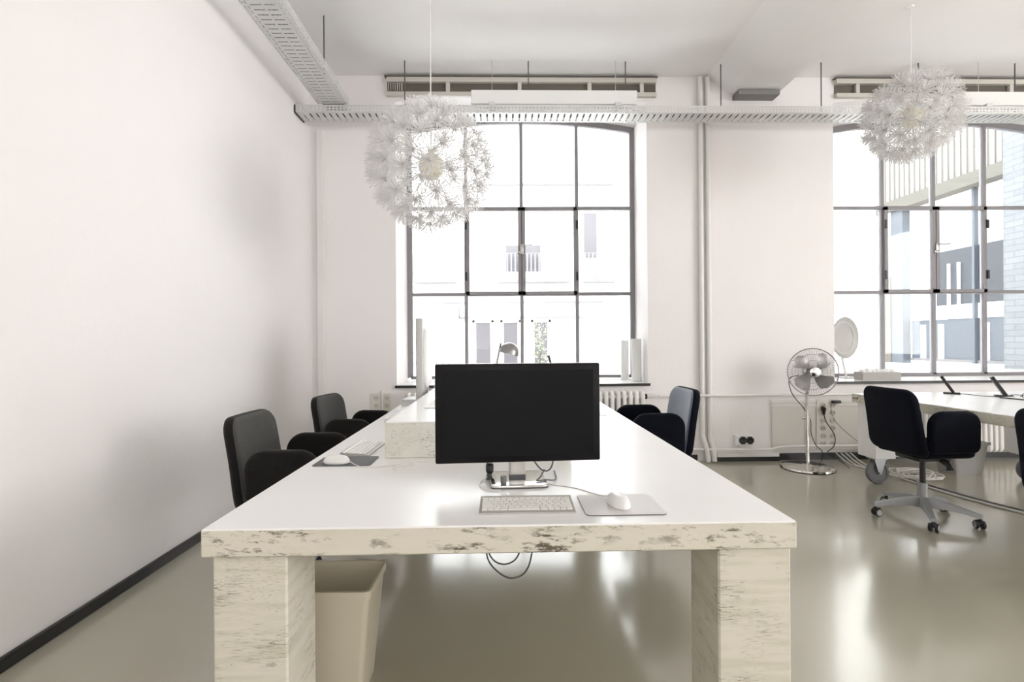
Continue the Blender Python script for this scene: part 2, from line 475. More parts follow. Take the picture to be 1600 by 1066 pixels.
w1 = window(1, [-1.037, -0.397, 0.243, 0.883, 1.523], 0.842, 1.795, 2.784, 3.69, 3.80)
w2 = window(2, [3.859, 4.468, 5.078, 5.688, 6.305], 0.832, 1.795, 2.784, 3.69, 3.80)
for wnd, o in ((w1, OP[0]), (w2, OP[1])):
    m2 = MB(); m2.prism([(o['xi0'], YF - 0.03), (o['xi1'], YF - 0.03), (o['xo1'], YO), (o['xo0'], YO)], SILL - 0.03, SILL - 0.004)
    m2.build('window_sill', M['trim'], wnd)
    MB().box(o['xi0'] - 0.01, o['xi1'] + 0.01, YF - 0.045, YF - 0.022, SILL - 0.03, SILL - 0.004).build('sill_edge', M['blackbase'], wnd)


# ------------------------------------------------------------------ ventilation slots high on the wall
def vent(x0, x1, label, grille=True):
    t = thing('wall_vent', label, 'vent', ((x0 + x1) / 2, YF, 3.77)); L = (x1 - x0) / 2
    mb = MB()
    mb.box(-L, L, -0.045, 0, 0.128, 0.18, 0.004); mb.build('top_rail', M['rail'], t)
    MB().box(-L, L, -0.006, 0, 0.025, 0.128).build('recess', M['slot'], t)
    MB().box(-L + 0.0, L, -0.045, 0, -0.012, 0.030, 0.004).build('bottom_rail', M['rail'], t)
    MB().box(-L - 0.02, L + 0.01, -0.05, 0, 0.182, 0.19).build('shadow_gap', M['slot'], t)
    for f in ((0.225, 0.49, 0.75, 0.945) if grille else (0.08, 0.33, 0.66, 0.9)):
        x = -L + 2 * L * f
        MB().box(x - 0.02, x + 0.02, -0.042, -0.006, 0.03, 0.128, 0.004).build('bracket', M['rail'], t)
    if grille:
        g = MB()
        for k in range(7): g.box(-L + 0.02 + k * 0.022, -L + 0.026 + k * 0.022, -0.05, -0.012, 0.035, 0.115)
        g.build('grille', M['rail'], t)


vent(-1.146, 1.615, 'long beige-railed ventilation slot above the left window')
vent(3.49, 6.3, 'long beige-railed ventilation slot above the right window, behind the pendant', False)


# ------------------------------------------------------------------ cable trays (perforated)
def strip(mb, length, ub, vb, hole, pitch, P):
    """perforated sheet: ub = breaks across, vb = breaks along inside a pitch, hole(i,j) -> bool, P(u,v)->xyz"""
    n = int(length / pitch); vs = []
    rows = []
    for k in range(n):
        for j in range(len(vb)): rows.append(k * pitch + vb[j])
    rows.append(n * pitch)
    grid = [[mb.bm.verts.new(P(u, v)) for u in ub] for v in rows]
    nv = len(vb)
    for r in range(len(rows) - 1):
        j = r % nv
        for i in range(len(ub) - 1):
            if not hole(i, j): mb.bm.faces.new([grid[r][i], grid[r][i + 1], grid[r + 1][i + 1], grid[r + 1][i]])


def add_solid(o, th=0.0015):
    md = o.modifiers.new('solid', 'SOLIDIFY'); md.thickness = th; md.offset = 0


# tray over the windows, along X
tx0, tx1, ty0, ty1, tz = XL + 0.005, XR - 0.05, 4.785, 5.0, 3.42
tr = thing('cable_tray', 'long perforated steel cable tray crossing above both windows, parallel to the window wall', 'cable tray', (tx0, ty0, tz))
W = ty1 - ty0
mb = MB()
ub = [0, 0.008, 0.015, 0.028, 0.130, 0.140, 0.185, 0.197, 0.205, W]
strip(mb, tx1 - tx0, ub, [0, 0.015, 0.028, 0.050], lambda i, j: (j == 0 and i in (3, 5)) or (j in (2,) and i in (1, 7)), 0.062, lambda u, v: (v, u, 0))
o = mb.build('tray_bottom', M['steel'], tr, fix=False); add_solid(o)
for side, yy in (('tray_side', 0), ('tray_side', W)):
    mb = MB()
    strip(mb, tx1 - tx0, [0, 0.016, 0.024, 0.040, 0.048, 0.068], [0, 0.016], lambda i, j: j == 0 and i in (1, 3), 0.034 if yy == 0 else 0.034, lambda u, v: (v, yy, u))
    o = mb.build(side, M['steel'], tr, fix=False); add_solid(o)
mb = MB(); mb.box(0.0, 0.012, -0.004, 0.002, 0, 0.068); mb.box(0, 0.012, -0.004, W + 0.004, -0.008, 0.0)
mb.build('end_trim', M['blackbase'], tr)
for x in (-0.916, 0.283, 1.234, 2.175, 3.174, 4.15, 5.127, 6.4, 7.9):
    MB().tube([(x - tx0, 0.135, 0.0), (x - tx0, 0.135, ZC - tz)], 0.0055, 8).build('hanger_rod', M['cablegrey'], tr)

# tray along the left wall, lying over the first
lx0, lx1, lz = -1.705, -1.42, 3.495
tl = thing('cable_tray', 'perforated steel cable tray running along the left wall towards the viewer', 'cable tray', (lx0, YB + 0.3, lz))
LW = lx1 - lx0; LL = 4.80 - (YB + 0.3)
ub = [0, 0.010, 0.017, 0.034, 0.041, 0.060, 0.132, 0.150, 0.222, LW - 0.041, LW - 0.034, LW - 0.017, LW - 0.010, LW]
mb = MB()
strip(mb, LL, ub, [0, 0.008, 0.016, 0.044], lambda i, j: (j == 0 and i in (5, 7)) or (j == 2 and i in (1, 3, 9, 11)), 0.052, lambda u, v: (u, v, 0))
o = mb.build('tray_bottom', M['steel'], tl, fix=False); add_solid(o)
for yy in (0, LW):
    mb = MB()
    strip(mb, LL, [0, 0.014, 0.022, 0.038, 0.046, 0.060], [0, 0.022], lambda i, j: j == 0 and i in (1, 3), 0.04, lambda u, v: (yy, v, u))
    o = mb.build('tray_side', M['steel'], tl, fix=False); add_solid(o)
for y in (4.25, 2.9, 1.4, -0.5, -2.5):
    MB().tube([(LW * 0.86, y - YB - 0.3, 0.0), (LW * 0.86, y - YB - 0.3, ZC - lz)], 0.0055, 8).build('hanger_rod', M['cablegrey'], tl)
# unseen cables added in the trays so the slots look dark
for k, (yy, r, mm) in enumerate(((0.06, 0.010, 'cablegrey'), (0.10, 0.012, 'cablegrey'), (0.16, 0.010, 'cablewhite'))):
    pts = [(tx0 + 0.1 + i * 0.4, ty0 + yy + 0.012 * math.sin(i * 1.3 + k), tz + r + 0.002) for i in range(28)]
    tag(MB().tube(smooth_path(pts, 3), r, 6).build('added_tray_cable', M[mm], smooth=True), ('dark' if k < 2 else 'white') + ' unseen cable added inside the tray above the windows', 'cable', 'added cables in the window tray')
for k, (xx, r, mm) in enumerate(((0.045, 0.016, 'cablegrey'), (0.082, 0.014, 'cablegrey'), (0.115, 0.013, 'cablegrey'), (0.148, 0.015, 'cablegrey'), (0.183, 0.014, 'cablegrey'), (0.216, 0.013, 'cablegrey'), (0.248, 0.011, 'cablewhite'))):
    pts = [(lx0 + xx + 0.003 * math.sin(i * 1.1), YB + 0.4 + i * 0.42, lz + r + 0.002) for i in range(25)]
    tag(MB().tube(smooth_path(pts, 3), r, 6).build('added_tray_cable', M[mm], smooth=True), ('dark' if k < 6 else 'white') + ' unseen cable added inside the tray along the left wall', 'cable', 'added cables in the left wall tray')


# linear luminaires sitting on the tray
def linear(x0, x1, label):
    t = thing('linear_lamp', label, 'ceiling lamp', (x0, 4.90, tz + 0.069))
    L = x1 - x0
    MB().box(0, L, -0.045, 0.045, 0.045, 0.18, 0.006).build('housing', M['white'], t)
    MB().box(0.05, L - 0.05, -0.03, 0.03, 0.032, 0.045, 0.004).build('diffuser', M['white'], t)
    for x in (0.2, L - 0.2): MB().box(x - 0.03, x + 0.03, -0.12, 0.02, 0.0, 0.033, 0.003).build('bracket', M['steel'], t)
    for x in (0.2, L - 0.2): MB().tube([(x, 0, 0.18), (x, 0, ZC - tz - 0.069)], 0.003, 6).build('hanger_rod', M['alu'], t)


linear(-0.271, 1.331, 'long white tube lamp housing above the left window')
linear(4.537, 6.1, 'long white tube lamp housing above the right window')


# ------------------------------------------------------------------ pipes
def pipe(pts, r, label, name='heating_pipe', m='trim', n=6):
    return tag(MB().tube(smooth_path(pts, n), r, 12).build(name, M[m], smooth=True), label, 'pipe')


pipe([(2.068, 5.165, 3.96), (2.068, 5.165, 2), (2.068, 5.165, 0.42), (2.068, 5.165, 0.28), (2.085, 5.12, 0.16), (2.10, 5.10, 0.01)], 0.024,
     'white vertical heating pipe left of its twin between the windows')
pipe([(2.145, 5.165, 3.96), (2.145, 5.165, 2), (2.145, 5.165, 0.36), (2.150, 5.165, 0.24), (2.165, 5.13, 0.12), (2.17, 5.12, 0.01)], 0.026,
     'white vertical heating pipe right of its twin, nearer the fan')
pipe([(1.60, 5.12, 0.685), (1.9, 5.11, 0.685), (3.0, 5.11, 0.685), (4.05, 5.11, 0.685)], 0.013, 'thin white horizontal pipe at tabletop height behind the fan')
pipe([(1.56, 5.125, 0.14), (2.0, 5.125, 0.135), (2.7, 5.125, 0.125), (2.85, 5.125, 0.15), (3.2, 5.125, 0.155), (4.05, 5.125, 0.155)], 0.014, 'thin white horizontal pipe just above the black skirting')


# radiators
def radiator(x0, n, pitch, z0, z1, label, valve=False):
    t = thing('radiator', label, 'radiator', (x0, 5.08, 0))
    proto = None
    for i in range(n):
        if proto is None:
            s_ = MB()
            s_.slab(rrect(-0.06, 0.06, z0, z1, 0.045, 4), 0.036, 0.016, lambda u, v, w: (w, u * 0.9, v), 3, 1)
            proto = s_.build('section', M['trim'], t, smooth=True); o = proto
        else:
            o = proto.copy(); C.objects.link(o)
        o.location = (i * pitch, 0, 0)
    b = MB(); L = (n - 1) * pitch
    b.tube([(-0.02, 0, z1 - 0.06), (L + 0.03, 0, z1 - 0.06)], 0.018); b.tube([(-0.02, 0, z0 + 0.05), (L + 0.03, 0, z0 + 0.05)], 0.018)
    b.build('header_pipe', M['trim'], t, smooth=True)
    for x in (0.1, L - 0.1): MB().box(x - 0.015, x + 0.015, -0.02, 0.12, z0 + 0.1, z0 + 0.14).build('bracket', M['trim'], t)
    if valve:
        MB().tube([(L + 0.03, 0, z1 - 0.06), (L + 0.05, 0, z1 - 0.06)], 0.026).build('valve_collar', M['black'], t, smooth=True)
        v = MB(); v.tube([(L + 0.05, 0, z1 - 0.06), (L + 0.075, -0.015, z1 - 0.055), (L + 0.13, -0.03, z1 - 0.04)], 0.025, 12, rs=[0.016, 0.026, 0.024])
        v.build('thermostat', M['white'], t, smooth=True)


radiator(-0.92, 39, 0.0615, 0.13, 0.745, 'white ribbed column radiator below the left window, behind the long table', True)
radiator(4.02, 40, 0.056, 0.08, 0.70, 'white ribbed column radiator below the right window, behind the wheeled table')


# ------------------------------------------------------------------ wall sockets
def outlet(parent, x, z, s=0.028):
    MB().lathe([(s, 0), (s, 0.006), (s * 0.8, 0.007), (s * 0.75, 0.002), (0, 0.002)], seg=16, mat4=Matrix.Translation((x, 0, z)) @ Matrix.Rotation(PI / 2, 4, 'X')).build('outlet', M['keybase'], parent, smooth=True)


t = thing('socket_panel', 'cream panel of two outlet columns on the wall behind the fan cords', 'socket panel', (3.375, YF - 0.022, 0.11))
MB().box(-0.115, 0.115, -0.012, 0.0, 0, 0.52, 0.003).build('plate', M['cream'], t)
for i in range(6):
    for x in (-0.048, 0.052):
        o = thing  # readability only
        MB().lathe([(0.027, 0), (0.027, 0.007), (0.022, 0.008), (0.021, 0.002), (0, 0.002)], seg=16, mat4=Matrix.Translation((x, -0.012, 0.06 + i * 0.08)) @ Matrix.Rotation(PI / 2, 4, 'X')).build('outlet', M['rail'], t, smooth=True)
        d = MB()
        for q in (-0.008, 0.008): d.box(x + q - 0.003, x + q + 0.003, -0.0165, -0.0135, 0.057 + i * 0.08, 0.063 + i * 0.08)
        d.build('outlet_holes', M['slot'], t)
t = thing('socket_panel', 'cream panel of outlets on the wall left of the left window', 'socket panel', (-1.232, YF - 0.001, 0.40))
MB().box(-0.10, 0.10, -0.012, 0.0, 0, 0.33, 0.003).build('plate', M['cream'], t)
MB().box(0.014, 0.024, -0.03, -0.012, 0.0, 0.36, 0.002).build('divider', M['trim'], t)
for i in range(4):
    for x in (-0.045, 0.062):
        MB().lathe([(0.026, 0), (0.026, 0.007), (0.021, 0.008), (0.020, 0.002), (0, 0.002)], seg=16, mat4=Matrix.Translation((x, -0.012, 0.045 + i * 0.08)) @ Matrix.Rotation(PI / 2, 4, 'X')).build('outlet', M['rail'], t, smooth=True)
        d = MB()
        for q in (-0.008, 0.008): d.box(x + q - 0.003, x + q + 0.003, -0.0165, -0.0135, 0.042 + i * 0.08, 0.048 + i * 0.08)
        d.build('outlet_holes', M['slot'], t)
# trunking board behind the fan
struct(MB().box(2.80, 4.0, YF - 0.022, YF, 0.10, 0.62, 0.004).build('trim_5', M['cream']))
mb = MB(); mb.box(2.79, 4.0, YF - 0.03, YF - 0.018, 0.56, 0.572); mb.box(2.79, 4.0, YF - 0.03, YF - 0.018, 0.60, 0.625)
mb.box(3.14, 3.155, YF - 0.03, YF - 0.018, 0.1, 0.6)
struct(mb.build('trim_6', M['trim']))
# double black power outlet box
t = thing('wall_socket', 'white wall box with two black power inserts right of the twin pipes', 'wall socket', (2.50, YF, 0.165))
MB().box(-0.095, 0.09, -0.045, 0, 0, 0.10, 0.006).build('box', M['white'], t)
for x in (-0.02, 0.055): MB().lathe([(0.0, 0), (0.041, 0), (0.041, 0.012), (0.030, 0.016), (0, 0.010)], seg=8, mat4=Matrix.Translation((x, -0.044, 0.05)) @ Matrix.Rotation(PI / 2, 4, 'X') @ Matrix.Rotation(PI / 8, 4, 'Z')).build('outlet', M['black'], t)
MB().tube([(-0.04, -0.012, 0.0), (-0.04, -0.012, -0.075)], 0.006).build('conduit', M['trim'], t)


# plugs with cords
def plug_cord(loc, pts, label, m='black', r=0.0045, side=False):
    t = thing('power_lead', label, 'power cord', loc)
    p = MB()
    if side: p.box(-0.045, 0.045, -0.035, 0.0, -0.012, 0.018, 0.008)
    else: p.tube([(0, 0, 0.03), (0, -0.02, 0.02), (0, -0.02, -0.045)], 0.02, 10, rs=[0.018, 0.024, 0.008])
    p.build('plug', M['black'], t, smooth=True)
    MB().tube(smooth_path(pts, 6), r, 6).build('cord', M[m], t, smooth=True)
    return t


# ------------------------------------------------------------------ pendant lamps (paper dandelions)
def flower_mesh():
    f = MB(); rnd = random.Random(3)
    f.tube([(0, 0, -0.25), (0, 0, 0)], 0.0022, 5)
    f.lathe([(0, -0.002), (0.009, 0), (0.007, 0.004), (0, 0.005)], seg=8)
    for tier, (n, ang, L) in enumerate(((19, 74, 0.088), (13, 46, 0.085), (6, 20, 0.080))):
        for k in range(n):
            a = 2 * PI * (k + rnd.uniform(-0.25, 0.25)) / n; th = math.radians(ang + rnd.uniform(-6, 6)); l_ = L * rnd.uniform(0.9, 1.06)
            dv = Vector((math.sin(th) * math.cos(a), math.sin(th) * math.sin(a), math.cos(th)))
            s_ = dv.orthogonal().normalized()
            if tier == 0: s_ = Vector((-math.sin(a), math.cos(a), 0))
            n_ = dv.cross(s_).normalized(); w0 = 0.0027; t0 = 0.0007
            p0 = dv * 0.004; p1 = dv * l_
            vv = [f.bm.verts.new(p + s_ * sx * w_ + n_ * sy * t0) for p, w_ in ((p0, w0 * 0.7), (p1, w0)) for sx, sy in ((-1, -1), (1, -1), (1, 1), (-1, 1))]
            for q in ((0, 1, 5, 4), (1, 2, 6, 5), (2, 3, 7, 6), (3, 0, 4, 7), (4, 5, 6, 7)): f.bm.faces.new([vv[i] for i in q])
    bmesh.ops.recalc_face_normals(f.bm, faces=f.bm.faces)
    me = bpy.data.meshes.new('flower'); f.bm.to_mesh(me); f.bm.free(); me.materials.append(M['petal'])
    return me


FL = flower_mesh()


def pendant(loc, R, label, n=92, cz=0.0):
    """loc = centre of the globe"""
    t = thing('pendant_lamp', label, 'pendant lamp', loc, 0, 'paper flower pendant lamps')
    MB().lathe([(0, -0.085), (0.03, -0.082), (0.06, -0.06), (0.078, -0.025), (0.082, 0.01), (0.07, 0.045), (0.045, 0.07), (0.02, 0.085), (0.012, 0.11), (0, 0.11)]).build('core', M['bulb'], t, smooth=True)
    MB().tube([(0, 0, 0.10), (0, 0, ZC - loc[2])], 0.004, 8).build('cord', M['white'], t)
    MB().lathe([(0.0, ZC - loc[2]), (0.028, ZC - loc[2]), (0.022, ZC - loc[2] - 0.012), (0, ZC - loc[2] - 0.014)]).build('canopy', M['white'], t, smooth=True)
    rnd = random.Random(int(loc[0] * 100)); ga = PI * (3 - math.sqrt(5))
    for i in range(n):
        z = 1 - 2 * (i + 0.5) / n; r = math.sqrt(1 - z * z); a = i * ga + rnd.uniform(-0.06, 0.06)
        d = Vector((r * math.cos(a), r * math.sin(a), z))
        d = (d + Vector((rnd.uniform(-1, 1), rnd.uniform(-1, 1), rnd.uniform(-1, 1))) * 0.04).normalized()
        o = bpy.data.objects.new('flower', FL); C.objects.link(o); o.parent = t
        k = (R - 0.045) * rnd.uniform(0.96, 1.02)
        o.location = d * k
        o.rotation_mode = 'QUATERNION'; o.rotation_quaternion = d.to_track_quat('Z', 'Y')


pendant((-0.440, 3.25, 2.375), 0.392, 'white paper flower globe pendant hanging in front of the left window', 96)
pendant((3.38, 4.08, 3.07), 0.342, 'smaller-looking white paper flower globe pendant at the right, under the ceiling tray', 84)


# ------------------------------------------------------------------ main table
def table_leg(name, x0, x1, y0, y1, z0, z1, parent):
    return MB().box(x0, x1, y0, y1, z0, z1, 0.005, seg=1).build(name, M['worn_leg'], parent)


TX0, TX1, TY0, TY1, TZ = -0.812, 0.812, 1.376, 4.33, 0.75
t = thing('work_table', 'long white-painted worn plank table in the centre foreground', 'table', (0, 2.85, 0))
mb = MB(); mb.box(TX0, TX1, TY0 - 2.85, TY1 - 2.85, TZ - 0.077, TZ, 0.004, seg=1)
o = mb.build('tabletop', [M['worn_edge'], M['top']], t)
for p in o.data.polygons:
    if p.normal.z > 0.6: p.material_index = 1
for (x0, x1) in ((-0.789, -0.588), (0.599, 0.803)):
    for (y0, y1) in ((1.392, 1.60), (4.10, 4.30)): table_leg('leg', x0, x1, y0 - 2.85, y1 - 2.85, 0, TZ - 0.077, t)
mb = MB()   # riser
t = thing('monitor_riser', 'low worn white box standing on the long table behind the black monitor', 'riser', (-0.08, 2.19, TZ))
mb.box(-0.425, 0.38, 0, 1.75, 0, 0.157, 0.004, seg=1)
o = mb.build('riser_box', [M['worn_riser'], M['top']], t)
for p in o.data.polygons:
    if p.normal.z > 0.6: p.material_index = 1
tag(MB().box(-0.40, -0.08, 2.62, 3.02, TZ + 0.158, TZ + 0.161).build('paper_sheet', M['paper']), 'white sheet of paper lying on the worn riser box', 'paper')

# ------------------------------------------------------------------ black monitor
t = thing('computer_monitor', 'large black flat monitor on a silver stand at the front of the long table', 'monitor', (0.055, 1.81, TZ), math.radians(3.4))
mb = MB(); mb.box(-0.287, 0.287, -0.062, -0.022, 0.082, 0.424, 0.006); mb.build('panel', M['bezel'], t, smooth=True)
MB().box(-0.262, 0.262, -0.0635, -0.0615, 0.104, 0.402).build('screen', M['screen'], t)
MB().box(-0.16, 0.16, -0.022, 0.012, 0.14, 0.37, 0.02).build('rear_cover', M['bezel'], t, smooth=True)
mb = MB(); mb.box(-0.029, 0.029, 0.0, 0.03, 0.012, 0.30, 0.004); mb.build('neck', M['alu'], t, smooth=True)
MB().box(-0.029, 0.029, -0.003, 0.033, 0.012, 0.022).build('neck_collar', M['padgrey'], t)
mb = MB(); mb.slab(rrect(-0.098, 0.098, -0.098, 0.10, 0.02), 0.012, 0.004, lambda u, v, w_: (u, v, 0.0065 + w_), 3, 1); mb.build('base', M['chrome'], t, smooth=True)
MB().slab(rrect(-0.099, 0.099, -0.0995, 0.1005, 0.02), 0.005, 0.002, lambda u, v, w_: (u, v, 0.0027 + w_), 2, 1).build('base_rim', M['padgrey'], t, smooth=True)
# cords behind the monitor
tag(MB().tube(smooth_path([(0.085, 1.83, 0.87), (0.115, 1.82, 0.82), (0.145, 1.80, 0.79), (0.175, 1.80, 0.80), (0.195, 1.82, 0.87)]), 0.0028, 6).build('monitor_cable', M['padgrey'], smooth=True),
    'thin grey cable looping under the right half of the black monitor', 'cable')
tag(MB().tube(smooth_path([(0.150, 1.795, 0.794), (0.135, 1.77, 0.776), (0.120, 1.75, 0.7665), (0.15, 1.765, 0.7655), (0.19, 1.80, 0.757), (0.20, 1.93, 0.754)]), 0.0028, 6).build('monitor_cable', M['padgrey'], smooth=True),
    'thin grey cable resting on the right side of the silver stand foot', 'cable')
t = thing('power_adapter', 'black plug adapter with cable standing on the left of the silver stand foot', 'adapter', (-0.045, 1.84, TZ))
MB().slab(rrect(-0.014, 0.014, 0.022, 0.06, 0.01), 0.03, 0.01, lambda u, v, w_: (u, w_, v), 3, 1).build('plug_body', M['black'], t, smooth=True)
MB().tube([(0.0, 0, 0.024), (-0.006, 0, -0.0)], 0.01, 10).build('plug_neck', M['padgrey'], t, smooth=True)
MB().tube(smooth_path([(-0.005, 0, 0.055), (-0.018, 0.0, 0.075), (-0.018, 0.0, 0.12)]), 0.003, 6).build('cable', M['black'], t, smooth=True)
MB().tube(smooth_path([(-0.005, 0, 0.01), (-0.03, -0.04, 0.004), (-0.03, -0.10, 0.004), (0.0, -0.145, 0.004), (0.04, -0.152, 0.004)]), 0.0025, 6).build('lead', M['cablewhite'], t, smooth=True)
tag(MB().tube([(0.005, 1.745, TZ + 0.0135), (0.005, 1.745, TZ + 0.036)], 0.011, 14).build('small_cap', M['rubber'], smooth=True), 'small grey round cap standing on the silver monitor foot', 'cap')


# ------------------------------------------------------------------ keyboards
def keyboard(loc, rz, label):
    t = thing('keyboard', label, 'keyboard', loc, rz, 'slim silver keyboards with white keys')
    mb = MB(); W_, D_ = 0.28, 0.128
    # wedge tray: front low, back high
    bm = mb.bm
    prof = [(-D_ / 2, 0.0), (-D_ / 2, 0.006), (D_ / 2, 0.016), (D_ / 2, 0.0)]
    mb.prism(prof, -W_ / 2, W_ / 2, 'x')
    mb.build('tray', M['keybase'], t)
    MB().tube([(-W_ / 2, D_ / 2 - 0.009, 0.0095), (W_ / 2, D_ / 2 - 0.009, 0.0095)], 0.009, 12).build('battery_tube', M['keybase'], t, smooth=True)
    rows = [[1] * 14, [1] * 13 + [1.5], [1.5] + [1] * 13, [1.8] + [1] * 11 + [1.7], [2.3] + [1] * 10 + [2.2], [1, 1, 1, 1.25, 5.2, 1.25, 1, 1, 1, 1]]
    y = D_ / 2 - 0.020
    slope = 0.010 / D_
    for r, row in enumerate(rows):
        h = 0.009 if r == 0 else 0.0165; unit = (W_ - 0.012) / sum(row); x = -W_ / 2 + 0.006; y1 = y; y0 = y - h
        for k in row:
            a, b = x + 0.0011, x + unit * k - 0.0011; zc = 0.006 + ((y0 + y1) / 2 + D_ / 2) * slope
            MB().box(a, b, y0 + 0.0011, y1 - 0.0011, -0.0005, 0.0032, 0.0007, Matrix.Translation((0, 0, zc)) @ Matrix.Translation((0, (y0 + y1) / 2, 0)) @ Matrix.Rotation(slope, 4, 'X') @ Matrix.Translation((0, -(y0 + y1) / 2, 0)), 1).build('key', M['key'], t)
            x += unit * k
        y = y0
    return t


kb = keyboard((0.073, 1.523, TZ), 0, 'slim silver keyboard with white keys lying in front of the black monitor')
kb2 = dup(kb, (-0.645, 2.40, TZ + 0.0035), math.radians(88), 'slim silver keyboard seen end-on at the left table edge beside the riser')
kb2.location = (-0.643, 2.375, TZ)


# ------------------------------------------------------------------ mouse mats and mice
def mouse_mat(x0, x1, y0, y1, m, label):
    mb = MB(); mb.prism(rrect(x0, x1, y0, y1, 0.016, 4), TZ, TZ + 0.0028)
    o = mb.build('mouse_mat', [m, M['padgrey']])
    for p in o.data.polygons:
        if p.normal.z < 0.5: p.material_index = 1
    return tag(o, label, 'mouse mat')


mouse_mat(0.24, 0.474, 1.437, 1.632, M['padwhite'], 'pale mouse mat with a dark rim right of the front keyboard')
mouse_mat(-0.772, -0.535, 2.06, 2.225, M['padgrey'], 'dark grey mouse mat on the left edge of the long table')


def mouse(loc, rz, label, cordpts, sc=1.0):
    t = thing('computer_mouse', label, 'mouse', loc, rz, 'white corded mice')
    mb = MB(); n = 20; rings = []
    L_, W2, Hh = 0.056 * sc, 0.031 * sc, 0.031 * sc
    for j in range(9):
        ph = PI / 2 * j / 8; rings.append([mb.bm.verts.new((L_ * math.cos(2 * PI * k / n) * (math.cos(ph) ** 0.6 if j < 8 else 0.02), W2 * math.sin(2 * PI * k / n) * (math.cos(ph) ** 0.6 if j < 8 else 0.02), 0.003 + Hh * math.sin(ph))) for k in range(n)])
    low = [mb.bm.verts.new((v.co.x * 0.93, v.co.y * 0.93, 0.0)) for v in rings[0]]
    rings = [low] + rings
    for a, b in zip(rings, rings[1:]):
        for k in range(n): mb.bm.faces.new([a[k], a[(k + 1) % n], b[(k + 1) % n], b[k]])
    mb.bm.faces.new(rings[0][::-1]); mb.bm.faces.new(rings[-1])
    mb.build('mouse_shell', M['white'], t, smooth=True)
    MB().lathe([(0, -0.003), (0.003, 0), (0, 0.003)], (L_ * 0.5, 0, Hh * 0.93 + 0.001), 8).build('scroll_ball', M['keybase'], t, smooth=True)
    MB().tube(smooth_path(cordpts, 6), 0.0018, 6).build('cord', M['cablewhite'], t, smooth=True)
    return t


mouse((0.352, 1.525, TZ + 0.003), math.radians(100), 'white corded mouse on the pale mat right of the front keyboard', [(0.055, 0, 0.008), (0.085, 0.02, 0.004), (0.12, 0.03, 0.0), (0.2, 0.07, -0.0015), (0.27, 0.15, -0.001)])
mouse((-0.683, 2.105, TZ + 0.003), math.radians(-6), 'white corded mouse on the dark grey mat', [(0.055, 0, 0.008), (0.09, -0.03, 0.002), (0.13, -0.055, 0.0), (0.20, -0.045, -0.001), (0.27, 0.0, -0.001), (0.27, 0.06, -0.001)])
tag(MB().tube(smooth_path([(-0.41, 1.97, TZ + 0.003), (-0.43, 2.02, TZ + 0.003), (-0.36, 2.06, TZ + 0.003), (-0.37, 2.12, TZ + 0.003), (-0.30, 2.13, TZ + 0.003)]), 0.0018, 6).build('thin_cable', M['cablewhite'], smooth=True), 'thin pale cable on the tabletop in front of the riser box', 'cable')
tag(MB().box(0.52, 0.70, 3.37, 3.62, TZ, TZ + 0.003).build('mouse_mat', M['padwhite']), 'pale flat mat near the far right edge of the long table', 'mouse mat')

# cables hanging from under the table
for k, (pts, lab) in enumerate(((
        [(-0.045, 1.62, 0.672), (-0.048, 1.61, 0.60), (-0.03, 1.60, 0.56), (0.01, 1.59, 0.55), (0.05, 1.59, 0.58), (0.062, 1.60, 0.672)], 'inner black cable loop hanging under the front of the long table'),
        ([(-0.052, 1.60, 0.672), (-0.05, 1.59, 0.58), (-0.02, 1.58, 0.535), (0.03, 1.57, 0.515), (0.08, 1.58, 0.545), (0.107, 1.60, 0.672)], 'outer black cable loop hanging under the front of the long table'),
        ([(0.058, 1.66, 0.672), (0.075, 1.66, 0.63), (0.072, 1.66, 0.60), (0.06, 1.66, 0.60), (0.04, 1.66, 0.63), (0.036, 1.66, 0.672)], 'short grey cable beside the black loops under the table'))):
    tag(MB().tube(smooth_path(pts), 0.0028, 6).build('hanging_cable', M['cablegrey' if k < 2 else 'rubber'], smooth=True), lab, 'cable')

# ------------------------------------------------------------------ waste bin under the table
t = thing('waste_bin', 'beige rectangular waste bin under the left side of the long table', 'waste bin', (-0.645, 1.86, 0))


def bin_body(w0, d0, w1, d1, h, th=0.004, r=0.02):
    mb = MB(); lv = [(w0, d0, 0), (w1, d1, h)]
    def ring(wx, dy, z): return [mb.bm.verts.new((x, y, z)) for x, y in rrect_simple(wx, dy, r)]
    out = [ring(w, d, z) for w, d, z in lv]; inn = [ring(w - 2 * th, d - 2 * th, z + (th if z == 0 else 0)) for w, d, z in lv][::-1]
    rg = out + inn; n = len(rg[0])
    for a, b in zip(rg, rg[1:]):
        for k in range(n): mb.bm.faces.new([a[k], a[(k + 1) % n], b[(k + 1) % n], b[k]])
    mb.bm.faces.new(rg[0][::-1]); mb.bm.faces.new(rg[-1])
    return mb


def rrect_simple(w_, d_, r, seg=4):
    out = []
    for cx, cy, a0 in ((-1, -1, PI), (1, -1, 1.5 * PI), (1, 1, 0), (-1, 1, 0.5 * PI)):
        for k in range(seg + 1):
            a = a0 + PI / 2 * k / seg; out.append((cx * (w_ / 2 - r) + r * math.cos(a), cy * (d_ / 2 - r) + r * math.sin(a)))
    return out


